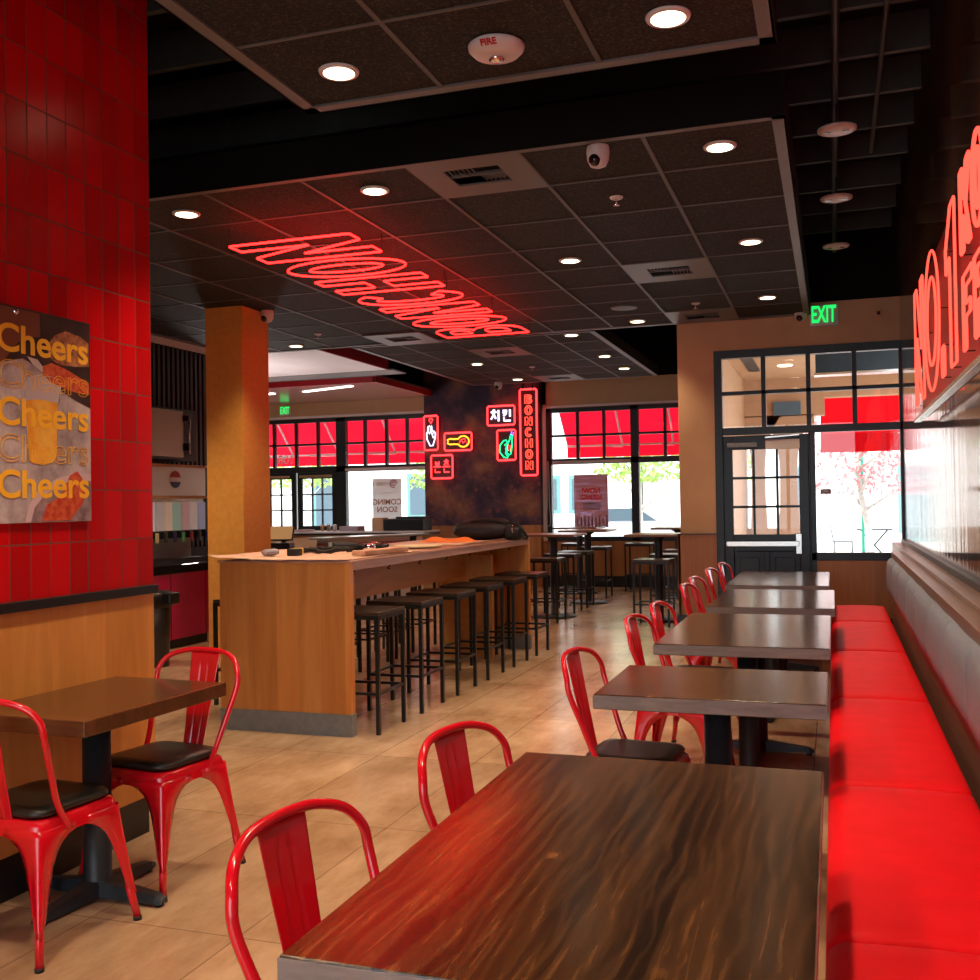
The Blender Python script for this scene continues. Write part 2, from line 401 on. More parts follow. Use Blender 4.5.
# wainscots
struct('trim_1', MB().box(-.18,.70,DW-.03,DW,.19,.80), M['wains_x'])
struct('trim_2', MB().box(-1.67,-1.243,DW-.03,DW,.19,1.09).box(-1.675,-1.645,DW-.03,FW,.19,1.09), M['wains_x'])
struct('trim_3', MB().box(-4.86,-1.675,FW-.03,FW,.19,.79), M['wains_x'])
struct('baseboard_door_side', MB().box(-1.69,-1.243,DW-.045,DW,0,.19).box(-.18,.70,DW-.045,DW,0,.19), M['black'])
struct('baseboard_far', MB().box(-4.86,-1.69,FW-.045,FW,0,.19), M['black'])
struct('trim_4', MB().box(-1.68,-1.243,DW-.04,DW,1.09,1.10), M['black'])
# mural column wall
struct('wall_mural', MB().box(-7.04,-4.865,17.2,FW,1.085,4.5), M['mural'])
struct('trim_5', MB().box(-7.04,-4.865,17.2,FW,0,1.085), M['wains_x'])
struct('trim_6', MB().box(-4.86,-4.79,FW-.05,FW,.8,3.20).box(-4.86,-1.65,FW-.05,FW,3.14,3.175), M['acw'])
struct('trim_7', MB().box(-11.4,-7.05,FW-.05,FW,3.16,3.20), M['acw'])
# ---- left tiled booth wall
TX = -2.97; TY = 3.95
struct('wall_tiled', MB().box(TX-.25,TX,-3,TY,1.123,4.5), M['redtile'])
struct('wall_booth_wood', MB().box(TX-.25,TX,-3,TY,.17,1.085), M['wains'])
struct('baseboard_booth', MB().box(TX-.24,TX-.015,-3,TY-.03,0,.17), M['black'])
struct('trim_8', MB().box(TX-.25,TX+.022,-3,TY+.01,1.085,1.123), M['black'], bevel=.004)
# ---- column
struct('wall_column', MB().box(-5.93,-5.51,8.75,9.25,0,3.47), M['column'], bevel=.004)
# ---- kitchen side wall with slats
w = MB().box(-7.45,-7.4,4,11.0,0,3.38)
for k in range(60):
    y = 5.5+k*.09; w.box(-7.4,-7.36,y,y+.05,1.0,3.38)
struct('wall_slatted', w, M['slat'])
struct('wall_kitchen_top', MB().box(-7.5,-7.36,4,11.0,3.38,3.47), M['acw'])
struct('wall_kitchen_upper', MB().box(-7.5,-7.4,-3,11.0,3.47,4.5), M['blackpaint'])
# ------------------------------------------------------------------ windows / doors
def bars(mb, xs, zs, x0, x1, z0, z1, y0, y1, t=.035):
    for x in xs: mb.box(x-t/2,x+t/2,y0,y1,z0,z1)
    for z in zs: mb.box(x0,x1,y0,y1,z-t/2,z+t/2)
def pane(name, x0, x1, z0, z1, y, parent):
    o = MB().box(x0,x1,y,y+.006,z0,z1).build(name, M['glass'], parent); return o
# window bay over the door, and shop window beside it (door wall)
w1 = struct('window_1', None, None)
m = MB(); Y0, Y1 = DW-.02, DW+.09
m.box(-1.243,.70,Y0,Y1,3.045,3.133); m.box(-1.243,-1.158,Y0,Y1,2.25,3.05); m.box(.68,.70,Y0,Y1,.80,3.05)
m.box(-1.158,.70,Y0,Y1,2.19,2.27); m.box(-.235,-.18,Y0,Y1,0,2.2); m.box(-.235,.70,Y0,Y1,.80,.885)
m.build('window_frame', M['frame'], w1, bevel=.003)
m = MB()
for x in (-.71,-.237,.235): m.box(x-.024,x+.024,Y0+.01,Y1-.01,2.27,3.05)
m.box(-1.158,.68,Y0+.01,Y1-.01,2.635,2.675)
m.build('glazing_bars', M['frame'], w1)
pane('transom_pane', -1.16,.68,2.27,3.05,DW+.03,w1); pane('pane', -.18,.68,.885,2.2,DW+.03,w1)
d1 = struct('door_1', None, None)
m = MB(); a0, a1 = DW+.005, DW+.05
m.box(-1.158,-1.057,a0,a1,.02,2.18); m.box(-.352,-.25,a0,a1,.02,2.18); m.box(-1.057,-.352,a0,a1,2.025,2.18)
m.box(-1.057,-.352,a0,a1,.90,1.085); m.box(-1.057,-.352,a0,a1,.02,.25); m.box(-.735,-.675,a0,a1,.25,.90)
m.box(-1.057,-.352,a0+.02,a1-.01,.25,.90)
m.box(-1.0,-.79,a0+.004,a0+.03,.32,.83); m.box(-.62,-.41,a0+.004,a0+.03,.32,.83)
m.build('door_leaf', M['frame'], d1, bevel=.006)
m = MB(); m.box(-1.243,-1.16,Y0,Y1,0,2.25); m.box(-.25,-.235,Y0,Y1,0,2.2); m.build('door_frame', M['frame'], d1, bevel=.003)
m = MB(); bars(m, (-.832,-.583), (1.39,1.71), -1.057,-.352, 1.085,2.025, a0+.005,a1-.005, .028); m.build('glazing_bars', M['frame'], d1)
pane('pane', -1.057,-.352,1.085,2.025,DW+.03,d1)
m = MB(); m.box(-1.135,-.36,DW-.075,DW-.045,.955,1.015); m.build('push_bar', M['steel'], d1, bevel=.006)
m = MB(); m.box(-.40,-.33,DW-.07,DW+.004,.87,1.10); m.build('latch_case', M['steel'], d1, bevel=.008)
m = MB(); m.box(-1.135,-1.10,DW-.07,DW+.004,.955,1.015); m.build('bar_bracket', M['steel'], d1, bevel=.005)
m = MB(); m.box(-1.11,-.79,DW-.05,DW+.004,2.05,2.10); m.build('door_closer', M['grey_m'], d1, bevel=.006)
m = MB(); m.box(-.70,-.34,DW-.012,DW+.004,2.02,2.125); m.build('notice_strip', M['paperw'], d1)
m = MB().obox((-.52,DW-.04,2.16), (.36,0,.02), (0,.02,0), (0,0,.015)); m.build('closer_arm', M['steel'], d1)
# far right window bay
def bay(name, x0, x1, mull, munt, z0, zt0, zt1, zh, top, doors=None):
    w = struct(name, None, None); ya, yb = FW-.03, FW+.09
    m = MB(); m.box(x0,x1,ya,yb,top-.075,top); m.box(x0,x0+.085,ya,yb,z0,top)
    m.box(x0,x1,ya,yb,zt0,zt1)
    for a, b in mull: m.box(a,b,ya,yb,z0,top)
    if doors: m.box(doors,x1,ya,yb,z0,z0+.08)
    else: m.box(x0,x1,ya,yb,z0,z0+.08)
    m.build('window_frame', M['frame'], w, bevel=.003)
    m = MB()
    for x in munt: m.box(x-.024,x+.024,ya+.02,yb-.02,zt1,top-.07)
    m.box(x0,x1,ya+.02,yb-.02,zh-.02,zh+.02)
    m.build('glazing_bars', M['frame'], w)
    pane('transom_pane', x0+.05,x1,zt1,top-.07,FW+.03,w)
    if doors: pane('pane', doors,x1,z0+.08,zt0,FW+.03,w)
    else: pane('pane', x0+.05,x1,z0+.08,zt0,FW+.03,w)
    return w
w2 = bay('window_2', -4.79,-1.65, ((-3.29,-3.155),(-1.78,-1.645)), (-4.23,-3.76,-2.70,-2.22), .79,2.14,2.24,2.645,3.13)
MB().box(-4.68,-3.29,FW-.06,FW-.03,2.15,2.20).build('blind_rail', M['white'], w2)
m = MB().tube(catmull([(-4.76,FW-.08,2.2),(-4.77,FW-.08,1.5),(-4.79,FW-.08,1.12),(-4.75,FW-.08,1.06),(-4.72,FW-.08,1.15),(-4.735,FW-.08,1.5),(-4.74,FW-.08,2.2)],5),.006,6); m.build('blind_cord', M['white'], w2)
w3 = bay('window_3', -10.95,-7.04, ((-8.92,-8.72),), (-10.27,-9.79,-9.32,-8.33,-7.89,-7.47,-7.05), .79,2.12,2.23,2.655,3.15, doors=-8.72)
MB().box(-8.72,-7.06,FW-.06,FW-.03,2.13,2.18).build('blind_rail', M['white'], w3)
def leafdoor(name, x0, x1, label):
    d = struct(name, None, None, label)
    m = MB(); a0, a1 = FW+.0, FW+.05
    gx0, gx1 = x0+.10, x1-.10
    m.box(x0,gx0,a0,a1,.02,2.12); m.box(gx1,x1,a0,a1,.02,2.12); m.box(gx0,gx1,a0,a1,2.0,2.12); m.box(gx0,gx1,a0,a1,.02,1.10)
    m.build('door_leaf', M['frame'], d, bevel=.004)
    m = MB(); w = gx1-gx0; bars(m, (gx0+w/3, gx0+2*w/3), (1.40,1.70), gx0,gx1,1.10,2.0,a0+.005,a1-.005,.028); m.build('glazing_bars', M['frame'], d)
    pane('pane', gx0,gx1,1.10,2.0,FW+.03,d)
    MB().box((x0+x1)/2-.35,(x0+x1)/2+.35,FW-.05,FW+.0,2.02,2.07).build('door_closer', M['steel'], d)
    return d
leafdoor('door_2', -10.70,-9.80, 'glazed dark door, left leaf of the far pair'); leafdoor('door_3', -9.77,-8.93, 'glazed dark door, right leaf of the far pair')
# street number in the transom, seen from inside (mirrored)
text_mb('108', .24, .004, (-10.02,FW+.02,2.375), (-1,0,0), (0,0,1), off=.002).build('street_number', M['paperw'], w3)
# ------------------------------------------------------------------ ceiling panels
def vent_panel(x0, x1, y0, y1, z, label, fine=True):
    t = thing('ceiling_vent', label, 'vent', ((x0+x1)/2,(y0+y1)/2,z), 0, None)
    w, h = (x1-x0)/2, (y1-y0)/2; gx, gy = w*.50, h*.42
    m = MB(); m.box(-w,w,-h,-gy,-.006,.006); m.box(-w,w,gy,h,-.006,.006); m.box(-w,-gx,-gy,gy,-.006,.006); m.box(gx,w,-gy,gy,-.006,.006)
    m.build('face_plate', M['trimgrey'], t)
    MB().box(-gx,gx,-gy,gy,.05,.06).build('duct_back', M['blackpaint'], t)
    m = MB(); n = 12
    for k in range(n):
        x = -gx+(k+.5)*2*gx/n; s = -1 if k < n/2 else 1
        ya, yb = (-gy, 0) if s < 0 else (0, gy)
        m.obox((x,(ya+yb)/2,.016), (.012,0,.018*s), (0,yb-ya-.01,0), (-.004*s,0,.003))
    m.box(-gx,gx,-.006,.006,.0,.02); m.build('slats', M['trimgrey'], t)
    return t
def cloud(label, xs, ys, drop, closed=(1,1,1,1), z=CZ, skip=()):
    """suspended ceiling island: xs/ys grid lines"""
    x0, x1, y0, y1 = xs[0], xs[-1], ys[0], ys[-1]
    t = thing('ceiling_island', label, 'ceiling panel', (0,0,z))
    m = MB()
    for i in range(len(xs)-1):
        for j in range(len(ys)-1):
            if (i, j) in skip: continue
            m.box(xs[i],xs[i+1],ys[j],ys[j+1],.004,.02)
    m.build('acoustic_tiles', M['acoustic'], t)
    m = MB()
    for x in xs[1:-1]: m.box(x-.012,x+.012,y0,y1,-.004,.02)
    for y in ys[1:-1]: m.box(x0,x1,y-.009,y+.009,-.002,.02)
    m.build('grid', M['grid'], t)
    m = MB(); e = .07
    if closed[0]: m.box(x0-.0,x1,y0,y0+e*.8,-.008,.02)
    if closed[1]: m.box(x1-e,x1,y0,y1,-.008,.02)
    if closed[2]: m.box(x0,x1,y1-e,y1,-.008,.02)
    if closed[3]: m.box(x0,x0+e,y0,y1,-.008,.02)
    m.build('edge_trim', M['trimgrey'], t)
    m = MB()
    if closed[0]: m.box(x0,x1,y0-.004,y0+.01,-.008,drop)
    if closed[1]: m.box(x1-.01,x1+.004,y0,y1,-.008,drop)
    if closed[2]: m.box(x0,x1,y1-.01,y1,-.008,drop)
    if closed[3]: m.box(x0-.004,x0+.01,y0,y1,-.008,drop)
    m.build('fascia', M['blackpaint'], t)
    m = MB()
    for x in (x0+.4, (x0+x1)/2, x1-.4):
        for y in (y0+.4, (y0+y1)/2, y1-.4):
            m.tube([(x,y,.02),(x,y,4.5-z)], .004, 5)
    m.build('hanger_wires', M['joist'], t)
    return t
XS2 = [-7.35,-6.66,-5.93,-5.2,-4.48,-3.76,-3.06,-2.36,-1.665,-.955,-.20]
YS2 = [5.48,6.20,6.97,7.73,8.50,9.27,10.05,10.82,11.57]
cloud('large dark acoustic ceiling island over the bar, carrying the long red neon word', XS2, YS2, .22,
      skip=((7,0),(8,4),(8,7)), closed=(1,1,1,1))
vent_panel(-2.36,-1.665,5.48,6.20,CZ,'grey square ceiling vent at the front edge of the big ceiling island')
vent_panel(-1.665,-.955,8.50,9.27,CZ,'grey square ceiling vent halfway along the big ceiling island')
vent_panel(-1.665,-.955,10.82,11.57,CZ,'grey square ceiling vent close to the EXIT sign over the door')
cloud('small dark ceiling island nearest the camera with the fire alarm on it', [-2.49,-1.74,-.97,-.20], [1.54,2.31,3.08,3.84,4.60], .22)
YS3 = [11.62,12.39,13.15,13.92,14.68,15.45,16.19]; XS3 = [-5.73,-5.10,-4.47,-3.79,-3.22,-2.60]
cloud('far dark ceiling island in front of the neon signs on the mural', XS3, YS3, .14, skip=((2,1),(2,5)))
vent_panel(-4.47,-3.79,12.39,13.15,CZ,'small grey ceiling vent in the far ceiling island, above the round-base tables')
vent_panel(-4.47,-3.79,15.45,16.17,CZ,'small grey ceiling vent next to the mural wall, in the far ceiling island')
vent_panel(-5.2,-4.48,10.82,11.57,CZ-.012,'grey ceiling vent at the far left of the neon ceiling word')
# downlights
LIGHTS = [(-2.117,4.204),(-.609,4.204),(-.57,5.85),(-2.717,5.87),(-4.116,5.87),(-.57,8.10),(-2.02,8.16),(-.58,10.40),(-2.02,11.2),
          (-2.92,11.80),(-2.93,13.70),(-2.93,15.08),(-4.78,13.70),(-4.78,15.67),(-6.28,11.2)]
WH = ['left of the fire alarm on the nearest ceiling island','right of the fire alarm on the nearest ceiling island','nearest on the right edge of the big ceiling island',
      'between the near vent and the start of the neon word','at the far left, beside the tiled wall top','second along the right edge of the big ceiling island',
      'above the middle of the bar stools, right of the neon word','last before the EXIT sign along the right edge','beside the round speaker at the far end of the big island',
      'at the near edge of the far ceiling island','second on the right of the far ceiling island','last on the right of the far ceiling island',
      'on the far island, left of its near vent','just in front of the white camera by the mural','over the ochre column, beside the white soffit']
lt = thing('downlight', 'round glowing ceiling downlight '+WH[0], 'ceiling light', (0,0,CZ), 0, 'recessed downlights')
MB().lathe([(.072,-.012),(.090,-.010),(.094,.0),(.07,.004)], n=28).build('trim_ring', M['white'], lt)
MB().lathe([(.0001,-.004),(.068,-.004),(.072,-.012)], n=28).build('lens', M['lamp'], lt)
for i, (x, y) in enumerate(LIGHTS):
    o = lt if i == 0 else dup(lt, label='round glowing ceiling downlight '+WH[i])
    o.location = (x,y,CZ-.001)
def spot(x, y, z, e, c=(1,.76,.50), ang=104, blend=.75, sz=.08):
    if x == -2.117: ang = 98; blend = .5
    l = bpy.data.lights.new('can_light', 'SPOT'); l.energy = e; l.color = c; l.spot_size = radians(ang); l.spot_blend = blend; l.shadow_soft_size = sz
    o = bpy.data.objects.new('can_light', l); COL.objects.link(o); o.location = (x,y,z); return o
EL = [130,140,135,155,155,130,150,105,75,55,50,45,55,45,100]
for (x, y), e in zip(LIGHTS, EL): spot(x, y, CZ-.04, e)
for x, y, e in ((-.609,1.9,150),(-2.117,1.9,170),(-1.36,-.6,110),(-.2,-.6,110),(-6.35,7.4,170),(-4.9,8.1,120),(-7.5,13.0,0)): e and spot(x, y, CZ-.04, e)  # spots without fittings; some added to brighten the column and tiled wall
kl = thing('kitchen_pendant', 'frosted globe pendant lamp over the service counters, hidden by the ochre column', 'ceiling light', (-8.0,12.5,2.75))  # globe and point light added out of sight to brighten the white soffit
MB().blob((0,0,0),.11,.11,.11,18,12).build('globe', emis('globe_glow', (1,.9,.85), 8), kl); MB().tube([(0,0,.11),(0,0,.72)],.006,6).build('stem', M['black'], kl)
pl = bpy.data.lights.new('pendant_light', 'POINT'); pl.energy = 95; pl.color = (1,.90,.86); pl.shadow_soft_size = .13
plo = bpy.data.objects.new('pendant_light', pl); COL.objects.link(plo); plo.location = (-8.0,12.5,2.6)
# sprinklers
SPW = ['right of the dome camera','above the door, near the far vent','next to the ochre column top','above the far high tables']
sp = thing('sprinkler_head', 'tiny white ceiling sprinkler '+SPW[0], 'sprinkler', (0,0,CZ))
MB().lathe([(.0001,-.012),(.03,-.012),(.042,-.006),(.044,.002)], n=16).build('escutcheon', M['white'], sp)
MB().tube([(0,0,-.01),(0,0,-.05)],.007,6).lathe([(.0001,-.05),(.02,-.05),(.02,-.054),(.0001,-.054)],n=12).build('deflector', M['chrome'], sp)
for i, (x, y) in enumerate(((-1.315,6.60),(-1.288,10.45),(-5.63,10.55),(-4.16,14.38))):
    o = sp if i == 0 else dup(sp, label='tiny white ceiling sprinkler '+SPW[i]); o.location = (x,y,CZ)
# fire alarm
fa = thing('fire_alarm', 'round white ceiling fire alarm marked FIRE in red', 'fire alarm', (-1.357,4.21,CZ))
MB().lathe([(.115,.0),(.124,-.006),(.122,-.020),(.100,-.042),(.062,-.052),(.03,-.056),(.0001,-.056)], n=36).build('housing', M['white'], fa)
MB().lathe([(.03,-.054),(.034,-.064),(.02,-.074),(.0001,-.076)], n=18).build('strobe', M['chrome'], fa)
fr = mat('red_letters', (.5,.01,.01), .5)
text_mb('FIRE', .04, .004, (0,-.1135,-.0325), (1,0,0), (0,-.7,.7), off=.001).build('lettering', fr, fa)
# dome cameras
dc = thing('dome_camera', 'white dome security camera under the front edge of the big ceiling island', 'security camera', (-1.22,5.62,CZ))
MB().lathe([(.062,.0),(.066,-.03),(.062,-.075),(.045,-.108),(.02,-.118),(.0001,-.12)], n=26).build('housing', M['white'], dc)
MB().blob((-.01,-.038,-.083),.036,.036,.036).build('lens_ball', M['mirrorbk'], dc)
for loc, lb in (((-5.43,9.1,CZ),'white dome camera beside the top of the ochre column'),((-5.2,15.95,CZ),'white camera near the top of the mural, above the neon signs'),((-.30,DW-.12,3.50),'white dome camera just left of the EXIT sign')):
    dup(dc, loc, label=lb)
sk = thing('ceiling_speaker', 'flat round grille in the big ceiling island near its far end', 'speaker', (-2.01,10.39,CZ))
MB().lathe([(.0001,-.006),(.12,-.008),(.135,-.006),(.14,.003)], n=28).build('grille', M['grid'], sk)
# open black ceiling on the right: joists, conduits, round discs
for k, y in enumerate([-1.5,-.9,-.3,.3,.9,1.5,2.1,2.7,3.3,3.9,4.5,5.12,5.75,6.40,7.02,7.66,8.30,9.10,9.80,10.50]):
    o = MB().box(-7.2,.58,y-.02,y+.02,4.08,4.30).build('ceiling_joist', M['joist']); tag(o, 'dark steel joist crossing the open black ceiling', 'joist', 'ceiling joists')
tag(MB().tube([(.055,-2,3.98),(.055,10.9,3.98)],.022,8).build('ceiling_conduit', M['joist']), 'dark conduit running lengthwise above the three round discs', 'conduit')
tag(MB().tube([(.31,-2,4.02),(.31,8.0,4.02)],.014,8).build('ceiling_conduit', M['joist']), 'thin dark conduit nearest the neon lettering wall', 'conduit')
DL = ['nearest of the three white ceiling discs along the right','middle of the three white ceiling discs along the right','furthest of the three white ceiling discs, above the EXIT sign']
for i, y in enumerate((6.80,8.36,9.95)):
    if i == 0:
        ds = thing('ceiling_disc', DL[0], 'ceiling fitting', (.065,y,3.81), 0, 'white ceiling discs')
        MB().lathe([(.0001,-.02),(.09,-.02),(.118,-.012),(.12,.0),(.0001,.01)], n=28).build('plate', M['white'], ds)
        m = MB().box(-.075,-.035,-.012,.012,-.0225,-.019).box(.035,.075,-.012,.012,-.0225,-.019); m.build('slots', M['mirrorbk'], ds)
        MB().tube([(0,0,0),(0,0,.20)],.01,6).build('stem', M['joist'], ds)
    else: dup(ds, (.065,y,3.81), label=DL[i])
# EXIT signs
def exit_sign(x, y, z, label, dx=1):
    t = thing('exit_sign', label, 'exit sign', (x,y,z))
    MB().box(-.150,.150,-.05,0,-.12,.11).build('housing', M['white'], t, bevel=.006)
    text_mb('EXIT', .25, .006, (0,-.053,.0), (dx,0,0), (0,0,1), off=.006, sx=.50).build('letters', M['exitg'], t)
    return t
exit_sign(-.065, DW, 3.45, 'green lit EXIT sign above the dark glazed door')
exit_sign(-10.0, FW, 3.325, 'small green exit sign above the far double doors').scale = (.78,.78,.78)
st = thing('wall_strobe', 'small tan wall strobe right of the EXIT sign', 'alarm', (.49,DW,3.43)); MB().box(-.03,.03,-.035,0,-.05,.05).build('box', M['tan'], st, bevel=.004); MB().box(-.016,.016,-.05,-.033,-.02,.02).build('lens', M['chrome'], st, bevel=.003)
# ---- white soffits beyond the big island on the left
s1 = thing('dropped_soffit', 'white dropped ceiling box with red side above the counters', 'ceiling panel', (0,0,0))
MB().box(-10.5,-6.22,11.62,13.77,3.47,3.50).build('soffit_panel', M['acw'], s1)
MB().box(-6.22,-6.19,11.62,13.77,3.47,3.86).build('side_fascia', M['darkred'], s1)
MB().box(-10.5,-6.22,13.75,13.77,3.47,4.0).build('end_fascia', M['blackpaint'], s1)
MB().box(-10.5,-6.22,14.0,14.5,3.50,3.52).build('grey_strip', M['trimgrey'], s1)
s2 = thing('dropped_soffit', 'pinkish glossy dropped ceiling with dark red edge before the far window', 'ceiling panel', (0,0,0))
pk = mat('pale_gloss_soffit', (.62,.42,.42), .12)  # pink tint puts the red awning's reflection into the base colour
MB().box(-10.9,-6.92,14.85,FW-.02,3.45,3.48).build('soffit_panel', pk, s2)
m = MB(); m.box(-10.9,-6.90,14.80,14.85,3.44,3.53); m.box(-6.93,-6.88,14.80,FW-.02,3.44,3.53); m.build('edge_fascia', M['darkred'], s2)
MB().box(-10.9,-6.86,14.78,FW-.02,3.53,3.56).build('top_edge', M['trimgrey'], s2)
for (xa, ya, xb, yb, lb) in ((-7.5,15.2,-8.6,15.6,'glowing strip lamp set in the pinkish soffit'),(-9.2,15.6,-10.3,16.0,'dimmer strip lamp set in the pinkish soffit, next to the column')):
    v = Vector((xb-xa,yb-ya,0)); n = v.normalized().cross(Vector((0,0,1)))
    tag(MB().obox(((xa+xb)/2,(ya+yb)/2,3.445), v, n*.09, (0,0,.01)).build('strip_lamp', M['lampw']), lb, 'ceiling light')  # emissive strips stand in for light streaks reflected in the glossy panel
# ------------------------------------------------------------------ neon lettering
def ell(cx, cy, rx, ry, n=28, a0=0, a1=360, sup=1.0):
    out = []; full = abs(a1-a0) >= 360
    for k in range(n if full else n+1):
        a = radians(a0+(a1-a0)*k/n)
        g = lambda q: math.copysign(abs(q)**sup, q)
        out.append((cx+rx*g(cos(a)), cy+ry*g(sin(a))))
    return out
def glyph(ch, w=.56, t=.17):
    h = 1.0
    if ch == 'N': return [[(0,0),(0,1),(t,1),(w-t,.42),(w-t,1),(w,1),(w,0),(w-t,0),(t,.58),(t,0)]]
    if ch == 'H': return [[(0,0),(0,1),(t,1),(t,.6),(w-t,.6),(w-t,1),(w,1),(w,0),(w-t,0),(w-t,.42),(t,.42),(t,0)]]
    if ch == 'O': return [ell(w/2,.5,w/2,.52), ell(w/2,.5,w/2-t*.95,.33)]
    if ch == 'C':
        o = ell(w/2,.5,w/2,.52,24,45,315); i = ell(w/2,.5,w/2-t,.34,20,315,45); return [o+i]
    if ch == 'B':
        o = [(0,0),(0,1)]+ell(w*.55,.765,w*.40,.235,9,90,-75)+ell(w*.55,.27,w*.45,.27,10,75,-90)
        return [o, [(t,.62),(t,.84)]+ell(w*.55,.73,w*.40-t*.75,.11,6,90,-90), [(t,.16),(t,.42)]+ell(w*.55,.29,w*.45-t*.75,.13,6,90,-90)]
    if ch == '1': return [[(w*.30,0),(w*.30,.70),(0,.62),(0,.78),(w*.42,1),(w*.72,1),(w*.72,0)]]
    if ch == '.': return [[(0,0),(0,.2),(.17,.2),(.17,0)]]
    if ch == 'K': return [[(0,0),(0,1),(t,1),(t,.6),(w-t,1),(w,1),(w*.55,.52),(w,0),(w-t,0),(t*1.1,.42),(t,.4),(t,0)]]
    if ch == 'F': return [[(0,0),(0,1),(w,1),(w,.83),(t,.83),(t,.6),(w*.8,.6),(w*.8,.43),(t,.43),(t,0)]]
    if ch == 'E': return [[(0,0),(0,1),(w,1),(w,.83),(t,.83),(t,.6),(w*.8,.6),(w*.8,.43),(t,.43),(t,.17),(w,.17),(w,0)]]
    if ch == 'I': return [[(0,0),(0,1),(t,1),(t,0)]]
    if ch == 'A': return [[(0,0),(w/2-t*.5,1),(w/2+t*.5,1),(w,0),(w-t,0),(w-t*1.25,.22),(t*1.25,.22),(t,0)], [(w/2,.75),(w*.36,.38),(w*.64,.38)]]
    if ch == 'D': return [[(0,0),(0,1)]+ell(w*.45,.5,w*.55,.5,12,90,-90), [(t,.17),(t,.83)]+ell(w*.45,.5,w*.55-t,.33,8,90,-90)]
    if ch == 'R': return [[(0,0),(0,1)]+ell(w*.55,.73,w*.45,.27,9,90,-80)+[(w,0),(w-t,0),(w*.5,.42),(t,.42),(t,0)], [(t,.6),(t,.84)]+ell(w*.5,.72,w*.45-t*.75,.12,6,90,-90)]
    return []
def densify(lp, k=1):
    return lp
def neon_word(root, word, o, ex, ey, h, adv, w, t, r, m, back=None, widths=None):
    o, ex, ey = Vector(o), Vector(ex), Vector(ey); x = 0
    for i, ch in enumerate(word):
        if ch == ' ': x += adv*.5; continue
        ww = (widths or {}).get(ch, w)
        mb = MB()
        for lp in glyph(ch, ww/h, t/h):
            P = [o+ex*(x+a*h)+ey*(b*h) for a, b in lp]
            # refine sharp corners so the tube mitres cleanly
            Q = []
            for j in range(len(P)):
                a, b = P[j], P[(j+1) % len(P)]; d = (b-a).length
                if d > 4*r: Q += [a+(b-a)*(1.2*r/d), b-(b-a)*(1.2*r/d)]
                else: Q += [a]
            mb.tube(Q, r, 6, closed=True)
        L_ = mb.build('letter', m, root)
        if back:
            n = ex.cross(ey)*back; mm = MB()
            lp = glyph(ch, ww/h, t/h)[0]
            for j in (0, len(lp)//2):
                p = o+ex*(x+lp[j][0]*h)+ey*(lp[j][1]*h); mm.tube([p, p+n], r*.45, 5)
            mm.build('standoffs', M['joist'], L_)
        x += ww+(adv-w)
cs = thing('neon_word_sign', 'long red neon outline word hanging flat under the big ceiling island', 'neon sign', (0,0,3.33))
neon_word(cs, 'BONCHON', (-3.10,10.62,0), (0,-1,0), (-1,0,0), .95, .635, .535, .165, .0080, M['neon'], back=-.13)
ws = thing('neon_wall_sign', 'big red neon lettering NO.1 KOREAN FRIED CHICKEN on the dark right wall', 'neon sign', (.62,0,0))
neon_word(ws, 'NO.1', (0,8.48,2.17), (0,-1,0), (0,0,1), .86, .86, .74, .20, .0075, M['neonp'], back=-.05, widths={'O':.98,'.':.18,'1':.62})
neon_word(ws, 'KOREAN', (0,5.50,2.66), (0,-1,0), (0,0,1), .40, .44, .36, .10, .009, M['neonp'], back=-.05)
neon_word(ws, 'FRIED', (0,5.46,2.18), (0,-1,0), (0,0,1), .36, .42, .34, .09, .008, M['neonp'], back=-.05, widths={'I':.10})
neon_word(ws, 'CHICKEN', (0,3.55,2.18), (0,-1,0), (0,0,1), .36, .38, .30, .09, .008, M['neonp'], back=-.05, widths={'I':.10})
rail = MB().box(-.03,.02,.7,8.35,2.035,2.065); rail.build('support_rail', M['steel'], ws, bevel=.004)
MB().box(.06,.078,.7,8.7,2.10,3.12).build('backing_panel', mat('red_backing', (.22,.002,.006), .4), ws)
# ---- mural signs
YS = 17.12; KM = 17.12/16.12
def rect_loop(x0, x1, z0, z1, y, r=.02):
    c = r; return [(x0+c,y,z0),(x1-c,y,z0),(x1,y,z0+c),(x1,y,z1-c),(x1-c,y,z1),(x0+c,y,z1),(x0,y,z1-c),(x0,y,z0+c)]
def mural_sign(name, label, x0, x1, z0, z1, rr=.016):
    x0, x1 = x0*KM, x1*KM; z0, z1 = 1.47+(z0-1.47)*KM, 1.47+(z1-1.47)*KM
    t = thing(name, label, 'neon sign', ((x0+x1)/2,YS,(z0+z1)/2)); hx, hz = (x1-x0)/2, (z1-z0)/2
    MB().box(-hx,hx,.03,.05,-hz,hz).build('backing_board', mat('sign_back', (.04,.006,.008), .5), t)
    MB().tube(rect_loop(-hx,hx,-hz,hz,.0),rr,6,closed=True).build('border_tube', M['neonr'], t)
    MB().tube([(0,.05,hz*.5),(0,.085,hz*.5)],.015,6).build('wall_mount', M['black'], t)
    return t, hx, hz
def strokes(t, name, lines, hx, hz, r, m, dy=-.0):
    mb = MB()
    for ln in lines:
        cl = ln[0] == 'c'; P = ln[1:] if cl else ln
        mb.tube([(a*hx,dy,b*hz) for a, b in P], r, 6, closed=cl)
    return mb.build(name, m, t)
t, hx, hz = mural_sign('neon_heart_hand_sign', 'tall narrow neon sign of a white hand making a small heart', -6.60,-6.35,2.40,2.98)
strokes(t, 'heart', [['c',(0,.55),(-.28,.78),(-.15,.88),(0,.8),(.15,.88),(.28,.78)]], hx,hz,.011,M['neonr'])
